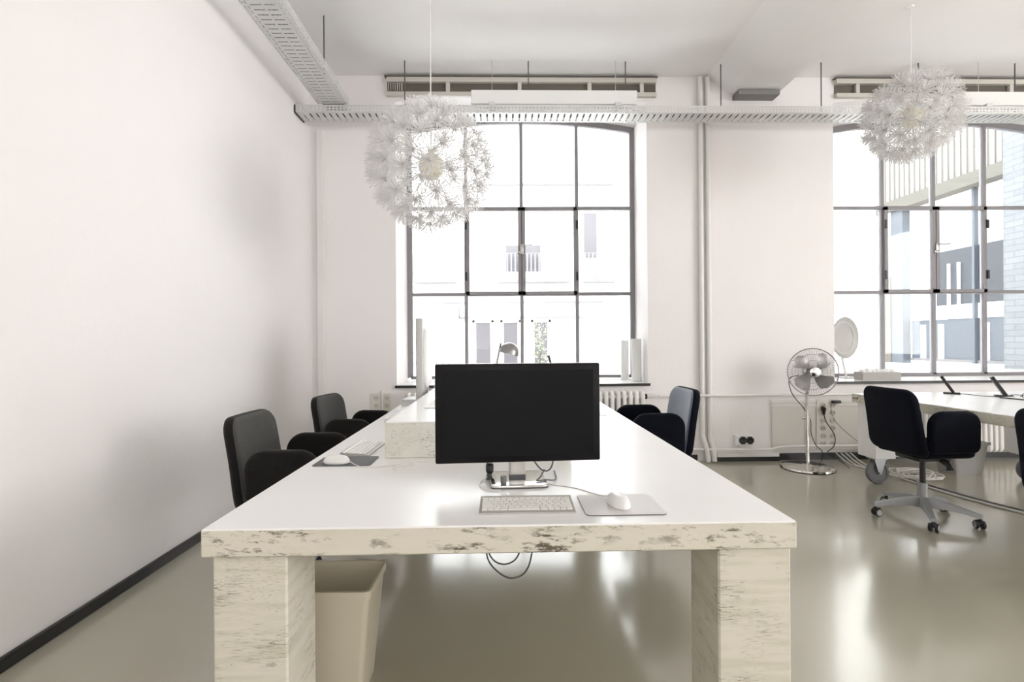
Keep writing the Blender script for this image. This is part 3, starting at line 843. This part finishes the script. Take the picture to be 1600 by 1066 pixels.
bin_body(0.30, 0.20, 0.375, 0.25, 0.39).build('bin_body', M['bin'], t, smooth=True)
mb = MB()
ro = rrect_simple(0.385, 0.26, 0.022); ri = rrect_simple(0.366, 0.241, 0.018)
for (z0, z1) in ((0.372, 0.40),):
    a = [mb.bm.verts.new((x, y, z0)) for x, y in ro]; b = [mb.bm.verts.new((x, y, z1)) for x, y in ro]
    c = [mb.bm.verts.new((x, y, z1)) for x, y in ri]; d = [mb.bm.verts.new((x, y, z0)) for x, y in ri]
    n = len(a)
    for p, q in ((a, b), (b, c), (c, d), (d, a)):
        for k in range(n): mb.bm.faces.new([p[k], p[(k + 1) % n], q[(k + 1) % n], q[k]])
mb.build('rim', M['bin'], t, smooth=True)


# ------------------------------------------------------------------ chairs
def make_chair(label, mb_back, mb_body, loc, rz, lift, front=0.182):
    """local frame: faces +X, origin on the floor under the column"""
    t = thing('office_chair', label, 'office chair', loc, rz, 'upholstered swivel armchairs')
    Z = lift

    def back_fn(u, v, w_):      # u across (y), v up
        h = (v - 0.46) / 0.45
        x = -0.205 - 0.05 * h - 0.02 * h * h + 0.035 * (u / 0.22) ** 2 * 0.6
        if v < 0.55: x += 0.10 * ((0.55 - v) / 0.11) ** 2 * 0.35
        narrow = 1 - 0.07 * max(0, h)
        return (x + w_, u * narrow, v + Z)
    ol = rrect(-0.225, 0.225, 0.455, 0.905, (0.05, 0.05, 0.075, 0.075), 6); n_ = len(ol)
    mb = MB(); mb.slab(ol, 0.062, 0.028, back_fn, 5, 4)
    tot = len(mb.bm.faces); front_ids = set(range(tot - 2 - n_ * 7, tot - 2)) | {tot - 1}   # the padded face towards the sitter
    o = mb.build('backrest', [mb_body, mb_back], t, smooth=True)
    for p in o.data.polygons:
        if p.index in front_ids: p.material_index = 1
    mb = MB(); mb.slab(rrect(-0.20, 0.22, -0.20, 0.20, 0.06, 5), 0.075, 0.032, lambda u, v, w_: (u, v, 0.475 + Z + w_ + 0.01 * math.cos(v * 6)), 5, 3)
    mb.build('seat', mb_body, t, smooth=True)
    for s in (-1, 1):
        mb = MB()
        mb.slab(rrect(-0.165, front, 0.485, 0.765, (0.04, 0.05, 0.095, 0.10), 7), 0.058, 0.027,
                lambda u, v, w_: (u + 0.02 * (0.765 - v), s * (0.212 + 0.01 * (v - 0.485) / 0.28) + w_, v + Z), 5, 3)
        mb.build('armrest', mb_body, t, smooth=True)
    mb = MB(); mb.box(-0.12, 0.12, -0.10, 0.10, 0.405 + Z, 0.445 + Z, 0.012); mb.build('seat_plate', M['black'], t, smooth=True)
    mb = MB(); mb.tube([(0.05, -0.09, 0.415 + Z), (0.06, -0.12, 0.40 + Z), (0.065, -0.135, 0.375 + Z), (0.065, -0.14, 0.355 + Z)], 0.012, 8, rs=[0.02, 0.022, 0.016, 0.022]); mb.build('lever', M['black'], t, smooth=True)
    MB().tube([(0, 0, 0.24), (0, 0, 0.41 + Z)], 0.018, 16).build('gas_column', M['black'], t, smooth=True)
    MB().tube([(0, 0, 0.085), (0, 0, 0.13), (0, 0, 0.25)], 0.03, 20, rs=[0.040, 0.033, 0.030]).build('column_sleeve', M['greybase'], t, smooth=True)
    for k in range(5):
        a = math.radians(168 + 72 * k) - rz
        R = Matrix.Rotation(a, 4, 'Z')
        mb = MB()
        # tapered arm
        st = [(0.02, 0.030, 0.085, 0.155), (0.10, 0.026, 0.092, 0.142), (0.20, 0.021, 0.086, 0.120), (0.305, 0.016, 0.070, 0.094)]
        rings = [[mb.bm.verts.new(R @ Vector(p)) for p in ((x, -hw, z0), (x, hw, z0), (x, hw * 0.7, z1), (x, -hw * 0.7, z1))] for x, hw, z0, z1 in st]
        for p, q in zip(rings, rings[1:]):
            for i in range(4): mb.bm.faces.new([p[i], p[(i + 1) % 4], q[(i + 1) % 4], q[i]])
        mb.bm.faces.new(rings[0][::-1]); mb.bm.faces.new(rings[-1])
        mb.build('base_arm', M['greybase'], t)
        cx, cy = 0.295 * math.cos(a), 0.295 * math.sin(a)
        cs = MB(); cs.tube([(cx, cy, 0.04), (cx, cy, 0.075)], 0.009, 8); cs.box(-0.006, 0.03, -0.012, 0.012, 0.03, 0.058, 0.004, Matrix.Translation((cx, cy, 0)) @ Matrix.Rotation(0.6 * k, 4, 'Z'))
        cso = cs.build('caster', M['darkrubber'], t, smooth=True)
        for s in (-1, 1):
            mw = Matrix.Translation((cx, cy, 0)) @ Matrix.Rotation(0.6 * k, 4, 'Z') @ Matrix.Translation((0.012, s * 0.018, 0.028)) @ Matrix.Rotation(-s * PI / 2, 4, 'X')
            MB().lathe([(0, -0.009), (0.024, -0.009), (0.028, -0.005), (0.028, 0.005), (0.025, 0.009), (0.019, 0.010), (0.017, 0.007), (0, 0.007)], seg=20, mat4=mw).build('wheel', M['darkrubber'], cso, smooth=True)
            MB().lathe([(0.018, 0.0085), (0.0215, 0.0105), (0.025, 0.0085)], seg=20, mat4=mw).build('wheel_ring', M['alu'], cso, smooth=True)
    return t


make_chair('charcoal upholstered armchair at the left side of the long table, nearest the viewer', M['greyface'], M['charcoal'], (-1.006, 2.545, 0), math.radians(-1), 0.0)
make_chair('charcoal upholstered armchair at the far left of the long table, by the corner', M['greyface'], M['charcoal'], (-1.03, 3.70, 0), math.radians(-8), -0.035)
make_chair('dark armchair with a blue-grey lit backrest at the right side of the long table', M['litblue'], M['navy'], (1.01, 3.44, 0), math.radians(181), 0.02)
make_chair('navy-black swivel armchair with grey star base by the wheeled table', M['navy'], M['navy'], (2.925, 3.456, 0), math.radians(3), 0.01, 0.19)
make_chair('navy-black armchair cut off by the right edge of the picture', M['navy'], M['navy'], (2.855, 2.30, 0), math.radians(2), 0.0)

# ------------------------------------------------------------------ wheeled table at the right
RT = math.radians(1.3)
t = thing('wheeled_table', 'white-painted worn table on big grey castors at the right by the window', 'table', (3.14, 4.47, 0), RT)
t['group'] = 'long worn white tables'
ZT = 0.765
mb = MB(); mb.box(0, 1.62, -2.75, 0, ZT - 0.075, ZT, 0.004, seg=1)
o = mb.build('tabletop', [M['worn_edge'], M['top']], t)
for p in o.data.polygons:
    if p.normal.z > 0.6: p.material_index = 1
for (x0, x1) in ((0.03, 0.215), (1.40, 1.59)):
    for (y0, y1) in ((-0.235, -0.03), (-2.70, -2.50)):
        lg = MB().box(x0, x1, y0, y1, 0.225, ZT - 0.075, 0.004, seg=1).build('leg', M['top'], t)
        cx, cy = (x0 + x1) / 2 - 0.02, (y0 + y1) / 2 - 0.03
        cs = MB(); cs.box(cx - 0.055, cx + 0.055, cy - 0.055, cy + 0.055, 0.213, 0.225)
        for s in (-1, 1):
            cs.prism([(cx - 0.05, 0.215), (cx + 0.055, 0.215), (cx + 0.04, 0.17), (cx + 0.012, 0.085), (cx - 0.012, 0.085), (cx - 0.035, 0.17)], cy + s * 0.034 - 0.003, cy + s * 0.034 + 0.003, 'y')
        cs.tube([(cx, cy - 0.045, 0.098), (cx, cy + 0.045, 0.098)], 0.01, 10)
        cso = cs.build('castor', M['greybase'], t)
        MB().lathe([(0.0, -0.018), (0.07, -0.018), (0.074, -0.024), (0.092, -0.022), (0.098, -0.012), (0.098, 0.012), (0.092, 0.022), (0.074, 0.024), (0.07, 0.018), (0, 0.018)], seg=36,
                   mat4=Matrix.Translation((cx, cy, 0.098)) @ Matrix.Rotation(PI / 2, 4, 'X')).build('wheel', M['rubber'], cso, smooth=True)
        if y0 > -1 and x0 < 1:
            pass
MB().box(0.10, 0.36, -0.20, -0.05, 0.235, 0.33, 0.004).build('cable_box', M['cream'], t)


# things on the wheeled table
def slanted(loc, h, label, rz=0.0, grey=False):
    t = thing('phone_stand', label, 'desk stand', loc, rz, 'black slanted stands on the wheeled table')
    MB().box(-0.055, 0.06, -0.03, 0.03, 0, 0.014, 0.004).build('foot', M['black'], t, smooth=True)
    L = Matrix.Rotation(math.radians(-30), 4, 'Y')
    MB().box(-0.011, 0.011, -0.03, 0.03, 0.0, h, 0.004, Matrix.Translation((0.015, 0, 0.012)) @ L).build('slanted_panel', M['black'], t, smooth=True)
    if grey: MB().box(-0.0125, -0.010, -0.027, 0.027, 0.015, h - 0.01, 0, Matrix.Translation((0.015, 0, 0.012)) @ L).build('screen', M['rubber'], t)


slanted((3.925, 4.33, ZT), 0.165, 'slim black slanted stand on the wheeled table, farther from the picture edge', math.radians(-42))
slanted((4.145, 4.09, ZT), 0.175, 'black slanted stand with grey face on the wheeled table, nearer the picture edge', math.radians(-33), grey=True)
tag(MB().tube(smooth_path([(3.98, 4.33, ZT + 0.003), (4.02, 4.27, ZT + 0.003), (4.0, 4.15, ZT + 0.003), (4.06, 4.08, ZT + 0.003), (4.03, 3.95, ZT + 0.003), (4.12, 3.85, ZT + 0.003)]), 0.0025, 6).build('thin_cable', M['rubber'], smooth=True), 'thin grey cable winding between the black slanted stands', 'cable')
t = thing('spectacles', 'dark-rimmed glasses lying on papers on the wheeled table', 'glasses', (4.12, 3.86, ZT + 0.009))
for s in (-1, 1): MB().tube([(s * 0.032 + 0.024 * math.cos(a), 0, 0.024 + 0.020 * math.sin(a)) for a in [2 * PI * k / 14 for k in range(14)]], 0.003, 6, True).build('lens_rim', M['black'], t, smooth=True)
for s in (-1, 1): MB().tube([(s * 0.056, 0, 0.03), (s * 0.056, 0.08, 0.024), (s * 0.054, 0.12, 0.004)], 0.0028, 6).build('temple', M['black'], t, smooth=True)
MB().tube([(-0.010, 0, 0.028), (0.010, 0, 0.028)], 0.003, 6).build('bridge', M['black'], t)
t = thing('notebook', 'white notebook with a dark spine on the wheeled table', 'notebook', (4.13, 3.90, ZT), 0.2)
MB().box(-0.08, 0.11, -0.10, 0.12, 0, 0.008, 0.002).build('pages', M['paper'], t)
MB().box(-0.086, -0.076, -0.10, 0.12, 0, 0.0085, 0.002).build('spine', M['black'], t)

# grey bin under the wheeled table
t = thing('waste_bin', 'grey waste bin on the floor behind the navy swivel armchair', 'waste bin', (4.27, 4.63, 0))
bin_body(0.26, 0.2, 0.335, 0.25, 0.30).build('bin_body', M['greybin'], t, smooth=True)
MB().box(-0.175, 0.175, -0.13, -0.122, 0.275, 0.302, 0.002).build('rim', M['greybin'], t)

# ------------------------------------------------------------------ standing fan
fx, fy = 2.955, 4.83
t = thing('standing_fan', 'chrome pedestal fan with round wire cage in front of the window wall', 'fan', (fx, fy, 0))
MB().lathe([(0, 0), (0.232, 0), (0.235, 0.008), (0.23, 0.022), (0.20, 0.030), (0.05, 0.037), (0.03, 0.045), (0, 0.045)], seg=48).build('base', M['chrome'], t, smooth=True)
MB().lathe([(0.228, -0.0), (0.237, 0.0), (0.237, 0.006), (0.228, 0.006)], seg=48).build('base_ring', M['black'], t, smooth=True)
MB().tube([(0, 0, 0.04), (0, 0, 0.48)], 0.019, 16).build('lower_pole', M['chrome'], t, smooth=True)
MB().tube([(0, 0, 0.48), (0, 0, 0.86)], 0.014, 16).build('upper_pole', M['chrome'], t, smooth=True)
mb = MB(); mb.tube([(0, 0, 0.46), (0, 0, 0.52)], 0.024, 16); mb.tube([(-0.02, 0, 0.49), (-0.055, 0, 0.49)], 0.012, 10); mb.build('height_collar', M['chrome'], t, smooth=True)
HC = Vector((0.035, -0.04, 0.937)); HR = Matrix.Translation(HC) @ Matrix.Rotation(math.radians(-12), 4, 'Z') @ Matrix.Rotation(math.radians(88), 4, 'X')   # local +z -> towards the viewer
HB = Matrix.Translation(HC) @ Matrix.Rotation(math.radians(-12), 4, 'Z') @ Matrix.Rotation(math.radians(88), 4, 'X')
MB().lathe([(0, -0.17), (0.035, -0.165), (0.055, -0.13), (0.06, -0.07), (0.045, -0.05), (0, -0.05)], seg=24, mat4=HB).build('motor', M['chrome'], t, smooth=True)
MB().tube([(0, 0, 0.85), (0.0, 0.02, 0.87), (0.02, 0.05, 0.91)], 0.02, 12).build('tilt_joint', M['chrome'], t, smooth=True)
R0 = 0.226
cg = MB()
for sgn in (1, -1):
    for k in range(56):
        a = 2 * PI * k / 56
        pts = []
        for q in range(7):
            f = q / 6; rr = 0.045 + (R0 - 0.045) * f; zz = sgn * (0.062 * (1 - f ** 2.6)) if sgn > 0 else -0.068 * (1 - f ** 3)
            pts.append(HB @ Vector((rr * math.cos(a + 0.25 * f), rr * math.sin(a + 0.25 * f), zz)))
        cg.tube(pts, 0.0013, 4)
    for rr in (0.11, 0.17):
        f = (rr - 0.045) / (R0 - 0.045); zz = (0.062 * (1 - f ** 2.6)) if sgn > 0 else -0.068 * (1 - f ** 3)
        cg.tube([HB @ Vector((rr * math.cos(2 * PI * k / 36), rr * math.sin(2 * PI * k / 36), zz)) for k in range(36)], 0.0014, 4, True)
cg.build('wire_cage', M['darksteel'], t, smooth=True)
MB().tube([HB @ Vector((R0 * math.cos(2 * PI * k / 48), R0 * math.sin(2 * PI * k / 48), 0)) for k in range(48)], 0.0055, 8, True).build('cage_rim', M['darksteel'], t, smooth=True)
MB().lathe([(0, 0.066), (0.03, 0.065), (0.048, 0.060), (0.048, 0.056), (0, 0.056)], seg=24, mat4=HB).build('centre_badge', M['chrome'], t, smooth=True)
MB().lathe([(0, -0.05), (0.03, -0.05), (0.034, 0.0), (0.025, 0.03), (0, 0.035)], seg=20, mat4=HB).build('hub', M['darksteel'], t, smooth=True)
for k in range(4):
    mb = MB(); a0 = math.radians(38 + 90 * k); nU, nV = 8, 6; gr = []
    for i in range(nU + 1):
        f = i / nU; rr = 0.025 + 0.175 * f; half = math.radians(11 + 17 * math.sin(PI * min(1, f * 0.62 + 0.1))) * (1 if f < 0.85 else 1 - 0.5 * ((f - 0.85) / 0.15) ** 2)
        gr.append([[HB @ Vector((rr * math.cos(a0 + half * (2 * j / nV - 1) + 0.25 * f), rr * math.sin(a0 + half * (2 * j / nV - 1) + 0.25 * f), 0.024 * (2 * j / nV - 1) * (1 - 0.4 * f) + s_ * 0.001)) for j in range(nV + 1)] for s_ in (-1, 1)])
    V_ = [[[mb.bm.verts.new(p) for p in row] for row in g] for g in gr]
    for i in range(nU):
        for j in range(nV):
            mb.bm.faces.new([V_[i][1][j], V_[i + 1][1][j], V_[i + 1][1][j + 1], V_[i][1][j + 1]])
            mb.bm.faces.new([V_[i][0][j], V_[i][0][j + 1], V_[i + 1][0][j + 1], V_[i + 1][0][j]])
    mb.build('blade', M['blade'], t, smooth=True)
MB().tube(smooth_path([(-0.02, 0.1, 0.90), (-0.12, 0.09, 0.86), (-0.10, 0.08, 0.72), (0.0, 0.06, 0.58), (0.08, 0.08, 0.46), (0.10, 0.1, 0.32), (0.17, 0.14, 0.20), (0.26, 0.18, 0.12), (0.24, 0.16, 0.03), (0.18, 0.10, 0.046)]), 0.004, 6).build('cord', M['black'], t, smooth=True)

plug_cord((3.32, 5.16, 0.515), [(0, -0.02, -0.04), (0.02, -0.03, -0.12), (0.09, -0.05, -0.25), (0.075, -0.06, -0.36), (-0.02, -0.1, -0.42), (0.04, -0.2, -0.47), (0.03, -0.35, -0.508)], 'black plug and cord hanging from the left outlet column behind the fan')
plug_cord((3.455, 5.165, 0.60), [(-0.035, -0.01, 0.0), (-0.065, -0.03, -0.06), (-0.02, -0.04, -0.2), (0.15, -0.1, -0.38), (0.30, -0.2, -0.47)], 'black side plug with thin grey cord in the right outlet column', 'rubber', 0.003, True)

# floor cables
for k in range(4):
    dx = 0.05 * k; tag(MB().tube(smooth_path([(3.45 + dx, 5.15, 0.075), (3.47 + dx, 5.02, 0.012), (3.46 + dx * 0.6, 4.88 - 0.05 * k, 0.008), (3.56 + dx * 0.3, 4.68 - 0.02 * k, 0.008), (3.60, 4.55 + 0.01 * k, 0.012 + 0.004 * k)]), 0.006, 6).build('floor_cable', M['cablewhite'], smooth=True), 'white cable on the floor running from the wall outlets to the white coil', 'cable', 'white floor cables from the wall')
cc = []
for i in range(190):
    a = 2 * PI * i / 22; r = 0.13 + 0.055 * math.sin(i * 0.37) + 0.015 * math.sin(i * 1.1); cc.append((3.70 + 0.03 * math.sin(i * 0.05) + r * 1.1 * math.cos(a), 4.48 + r * math.sin(a), 0.008 + 0.012 * abs(math.sin(i * 0.13)) + 0.00015 * i))
tag(MB().tube(cc, 0.0052, 6).build('coiled_cable', M['cablewhite'], smooth=True), 'loose coil of white cable on the floor beneath the wheeled table', 'cable')
for k, (off, lab, r, mm) in enumerate(((0, 'white cable running over the floor from the coil to the right edge', 0.009, 'cablewhite'), (0.05, 'grey cable alongside the white one on the floor towards the right edge', 0.010, 'rubber'))):
    tag(MB().tube(smooth_path([(3.55 + off * 0.5, 4.42 - off * 0.2, r), (3.56 + off, 4.15, r), (3.60 + off, 3.85, r), (3.68 + off, 3.55, r), (3.85 + off, 3.15, r), (4.1 + off, 2.7, r), (4.5 + off, 2.1, r)]), r, 8).build('floor_cable', M[mm], smooth=True), lab, 'cable')

# ------------------------------------------------------------------ far things on the long table
t = thing('computer_monitor', 'white-backed monitor seen edge-on at the far left of the long table', 'monitor', (-0.542, 3.62, TZ), math.radians(4))
MB().box(-0.05, -0.005, -0.17, 0.42, 0.075, 0.665, 0.008).build('panel', M['dish'], t, smooth=True)
MB().box(-0.052, -0.0505, -0.15, 0.40, 0.10, 0.645).build('screen', M['screen'], t)
mb = MB(); mb.slab(rrect(-0.10, 0.34, 0.175, 0.60, 0.1, 5), 0.05, 0.022, lambda u, v, w_: (0.0 + w_, u, v), 4, 1); mb.build('rear_cover', M['white'], t, smooth=True)
mb = MB(); mb.tube([(0.0, 0.12, 0.34), (0.0, 0.12, 0.20), (-0.03, 0.12, 0.06), (-0.06, 0.12, 0.010)], 0.02, 12, rs=[0.02, 0.02, 0.022, 0.03]); mb.build('stand', M['alu'], t, smooth=True)
MB().box(-0.16, 0.015, 0.0, 0.24, 0, 0.012, 0.004).build('foot', M['alu'], t, smooth=True)

t = thing('desk_lamp', 'small chrome dome desk lamp at the far end of the long table', 'desk lamp', (-0.06, 4.12, TZ))
MB().lathe([(0, 0), (0.07, 0), (0.07, 0.012), (0.02, 0.022), (0, 0.022)], seg=28).build('base', M['chrome'], t, smooth=True)
MB().tube([(0, 0, 0.02), (-0.005, 0, 0.26), (0.02, 0, 0.31), (0.058, 0, 0.49)], 0.009, 8).build('arm', M['darksteel'], t, smooth=True)
mb = MB(); mb.lathe([(0.082, -0.015), (0.080, 0.01), (0.068, 0.045), (0.040, 0.070), (0.015, 0.078), (0.013, 0.075), (0.037, 0.066), (0.064, 0.042), (0.076, 0.008), (0.078, -0.015)], seg=28,
                    mat4=Matrix.Translation((0.125, -0.01, 0.415)) @ Matrix.Rotation(math.radians(16), 4, 'Y')); mb.build('lamp_shade', M['darksteel'], t, smooth=True)
MB().tube([(0.055, 0, 0.44), (0.10, 0, 0.425)], 0.024, 10).build('shade_joint', M['black'], t, smooth=True)
MB().lathe([(0, -0.02), (0.02, -0.015), (0.025, 0.01), (0.012, 0.04), (0, 0.04)], (0.125, -0.01, 0.42), 14).build('bulb', M['bulb'], t, smooth=True)
MB().tube([(0.055, -0.01, 0.50), (0.052, -0.01, 0.53)], 0.004, 6).build('knob', M['padgrey'], t)

t = thing('desk_lamp', 'slim black slanted lamp stick seen above the black monitor', 'desk lamp', (0.43, 4.12, TZ))
MB().lathe([(0, 0), (0.06, 0), (0.06, 0.01), (0.01, 0.016), (0, 0.016)], seg=24).build('base', M['black'], t, smooth=True)
MB().tube([(0, 0, 0.015), (-0.02, 0, 0.30), (-0.045, 0, 0.385)], 0.011, 8, rs=[0.006, 0.009, 0.011]).build('stick', M['black'], t, smooth=True)

t = thing('wire_stand', 'small bent grey wire stand beside the edge-on white monitor', 'stand', (-0.465, 3.87, TZ + 0.157))
MB().tube(smooth_path([(-0.03, 0, 0.0), (-0.04, 0, 0.1), (-0.035, 0, 0.17), (-0.02, 0, 0.20), (0.005, 0, 0.185), (0.03, 0, 0.15), (0.035, 0, 0.1), (0.03, 0, 0.0)]), 0.0035, 6).build('wire', M['rubber'], t, smooth=True)
MB().box(-0.05, 0.05, -0.03, 0.03, 0, 0.006).build('foot', M['rubber'], t)
# papers at far left of the table
for k, (x, y, h, rz) in enumerate(((-0.67, 3.30, 0.03, 0.1), (-0.70, 4.12, 0.05, -0.08))):
    mb = MB()
    for q in range(int(h / 0.01)): mb.box(-0.075 + random.uniform(-0.008, 0.008), 0.075, -0.12, 0.12 + random.uniform(-0.008, 0.008), q * 0.01, q * 0.01 + 0.0085)
    o = mb.build('paper_stack', M['paper']); o.location = (x, y, TZ); o.rotation_euler = (0, 0, rz)
    tag(o, ('low stack of white papers before the edge-on white monitor', 'taller stack of white papers behind the edge-on white monitor, near the window')[k], 'papers')

# things on the sills
ZS = SILL - 0.004
for k, (x, y, r, h) in enumerate(((1.405, 5.72, 0.045, 0.445), (1.455, 5.42, 0.052, 0.46))):
    t = thing('paper_roll', ('white paper roll standing on the left window sill, inner one', 'white paper roll standing on the left window sill, next to the jamb')[k], 'paper roll', (x, y, ZS), 0, 'paper rolls on the sill')
    MB().lathe([(r - 0.01, 0), (r, 0), (r, h), (r - 0.01, h), (r - 0.012, h - 0.01), (0.012, h - 0.01), (0, h - 0.01)], seg=24).build('roll', M['paper'], t, smooth=True)
t = thing('dish_lamp', 'pale grey round dish half hidden by the jamb on the right window sill', 'lamp', (3.87, 5.62, ZS))
DM = Matrix.Translation((-0.02, 0.0, 0.455)) @ Matrix.Rotation(math.radians(22), 4, 'Z') @ Matrix.Rotation(math.radians(90), 4, 'X')
MB().lathe([(0, -0.03), (0.10, -0.028), (0.2, -0.005), (0.235, 0.03), (0.23, 0.032), (0.19, 0.005), (0.09, -0.015), (0, -0.018)], seg=40, mat4=DM).build('dish', M['dish'], t, smooth=True)
MB().tube([(DM @ Vector((0.18 * math.cos(2 * PI * k / 30), 0.18 * math.sin(2 * PI * k / 30), 0.008))) for k in range(30)], 0.005, 6, True).build('ring', M['trim'], t, smooth=True)
MB().tube([(0.0, 0.05, 0.43), (0.02, 0.06, 0.2), (0.02, 0.0, 0.01)], 0.012, 10).build('stem', M['trim'], t, smooth=True)
MB().lathe([(0, 0), (0.07, 0), (0.07, 0.012), (0, 0.02)], (0.02, 0, 0), seg=24).build('foot', M['trim'], t, smooth=True)
t = thing('storage_box', 'low grey open box filled with crumpled white paper on the right window sill', 'box', (4.02, 5.36, ZS))
mb = MB(); mb.box(-0.18, 0.23, -0.07, -0.064, 0, 0.085); mb.box(-0.18, 0.23, 0.064, 0.07, 0, 0.085); mb.box(-0.18, -0.174, -0.064, 0.064, 0, 0.085); mb.box(0.224, 0.23, -0.064, 0.064, 0, 0.085); mb.box(-0.174, 0.224, -0.064, 0.064, 0, 0.006)
mb.build('box_walls', M['planter'], t)
rnd = random.Random(5)
for k in range(7):
    mb = MB(); bmesh.ops.create_icosphere(mb.bm, subdivisions=2, radius=0.042)
    for v in mb.bm.verts: v.co *= rnd.uniform(0.78, 1.1)
    o = mb.build('crumpled_paper', M['paper']); o.location = (3.885 + 0.054 * k, 5.36 + rnd.uniform(-0.012, 0.012), ZS + 0.075 + rnd.uniform(-0.006, 0.012))
    tag(o, 'crumpled white paper ball in the low grey box on the right sill', 'paper', 'crumpled papers in the sill box')


# ------------------------------------------------------------------ outside: courtyard
struct(MB().box(-30, 40, 5.96, 40, 0.55, 0.70).build('ground', M['pave']))
YFc = 13.0
t = thing('courtyard_building', 'pale rendered building across the yard, seen through the left window', 'building', (0, YFc, 0.70))
MB().box(-8, 9.0, 0, 0.5, 0, 9).build('wall', M['facade'], t)
for (x0, x1, z0, z1) in ((0.13, 1.03, 2.35, 3.02), (2.15, 2.48, 2.7, 3.85)):
    f = MB().box(x0, x1, -0.02, 0.01, z0, z1).build('window', M['facwin'], t)
for (x0, x1) in ((-0.64, -0.28), (0.07, 0.42), (0.86, 1.19)):
    mb = MB(); z1 = 1.04
    mb.box(x0 - 0.09, x0 - 0.03, -0.05, 0.0, 0, z1 + 0.06); mb.box(x1 + 0.03, x1 + 0.09, -0.05, 0, 0, z1 + 0.06); mb.box(x0 - 0.09, x1 + 0.09, -0.05, 0, z1, z1 + 0.06)
    f = mb.build('window_surround', M['facade'], t)
    MB().box(x0, x1, -0.02, 0.01, 0.0, z1).build('pane', M['facwin'], f)
for (z, x0, x1) in ((4.56, -0.3, 2.9), (1.53, -2.6, 2.6), (1.14, -1.1, 2.2), (1.72, -2.6, 0)):
    MB().box(x0, x1, -0.10, 0, z, z + 0.045).build('string_course', M['facgrey'], t)
mb = MB(); mb.box(-1.42, -1.08, -0.25, 0, 0, 1.30); mb.build('pillar', M['facade'], t)
MB().box(-1.50, -1.05, -0.32, 0, 1.20, 1.42).build('pillar_capital', M['facgrey'], t)
for (x0, x1) in ((-2.2, -1.1), (-0.05, 1.75), (2.1, 2.9)):
    mb = MB(); k = x0
    while k < x1: mb.box(k, k + 0.035, -0.36, -0.33, 2.10, 2.75); k += 0.10
    mb.box(x0, x1, -0.36, -0.32, 2.75, 2.77); mb.box(x0, x1, -0.36, 0, 2.04, 2.10)
    mb.build('balcony_railing', M['facgrey'], t)

t = thing('garden_shrub', 'pale green shrub in the yard outside the left window', 'shrub', (0.86, 11.2, 0.70))
mb = MB(); rnd = random.Random(9)
for k in range(170):
    a = rnd.uniform(0, 2 * PI); h = rnd.uniform(0.05, 0.95); r = rnd.uniform(0, 0.26) * (1.1 - h * 0.5)
    p = Vector((r * math.cos(a), r * math.sin(a), h)); d = Vector((rnd.uniform(-1, 1), rnd.uniform(-1, 1), rnd.uniform(-0.3, 1))).normalized(); s_ = d.orthogonal().normalized() * 0.022; l_ = 0.08
    vv = [mb.bm.verts.new(q) for q in (p, p + d * l_ * 0.5 + s_, p + d * l_, p + d * l_ * 0.5 - s_)]; mb.bm.faces.new(vv)
mb.build('foliage', M['leaf'], t, fix=False)
mb = MB()
for k in range(5): mb.tube([(0, 0, 0), (0.05 * math.cos(k * 1.3), 0.05 * math.sin(k * 1.3), 0.4), (0.15 * math.cos(k * 1.3), 0.15 * math.sin(k * 1.3), 0.85)], 0.006, 5)
mb.build('stems', M['lintel'], t)

# wing building on the right side of the yard (face at X = 9.1, looking to -X)
t = thing('courtyard_wing', 'wing with stone lintel and blue-grey glazed front, seen through the right window', 'building', (9.1, 10.0, 0.70))
MB().box(0, 0.4, -1.2, 2.1, 3.72, 8.0).build('upper_wall', M['corrug'], t)
mb = MB(); k = -1.2
while k < 2.1: mb.box(-0.03, 0, k, k + 0.05, 3.75, 8.0); k += 0.14
mb.build('cladding_ribs', M['corrug'], t)
MB().box(-0.08, 0.35, -1.2, 2.0, 3.50, 3.74).build('lintel', M['lintel'], t)
MB().box(0, 0.35, 1.62, 2.05, 0, 2.0).build('brick_pier', M['brick'], t)
MB().box(0.0, 0.35, 1.62, 2.05, 2.0, 3.5).build('pier_top', M['facade'], t)
MB().box(0.02, 0.2, 1.28, 1.62, 0, 3.5).build('corner_post', M['steelblue'], t)
MB().box(0.22, 0.25, -1.15, 1.28, 0.12, 0.95).build('lower_glazing', M['steelblue'], t)
MB().box(0.20, 0.28, -1.15, 1.28, 0.95, 1.24).build('spandrel_band', M['facade'], t)
MB().box(0.22, 0.25, -1.15, 0.62, 1.24, 2.38).build('blue_panel', M['panelblue'], t)
MB().box(0.24, 0.27, 0.62, 1.28, 1.24, 2.5).build('pale_panel', M['facade'], t)
MB().box(0.22, 0.25, -1.15, 1.28, 2.38, 3.5).build('upper_glazing', M['facade'], t)
for y in (-0.32, -1.12): MB().box(0.13, 0.24, y - 0.02, y + 0.03, 0.05, 3.5).build('mullion', M['steelblue'], t)
for y in (0.05, 0.28): MB().box(0.17, 0.24, y, y + 0.03, 0.95, 2.1).build('mullion', M['facade'], t)
for y in (0.95, 0.5, -0.5): MB().box(0.19, 0.24, y - 0.06, y + 0.06, 0.12, 0.85).build('glazing_stripe', M['facade'], t)
MB().box(0.18, 0.25, -1.15, 1.28, 0.06, 0.12).build('bottom_rail', M['facgrey'], t)
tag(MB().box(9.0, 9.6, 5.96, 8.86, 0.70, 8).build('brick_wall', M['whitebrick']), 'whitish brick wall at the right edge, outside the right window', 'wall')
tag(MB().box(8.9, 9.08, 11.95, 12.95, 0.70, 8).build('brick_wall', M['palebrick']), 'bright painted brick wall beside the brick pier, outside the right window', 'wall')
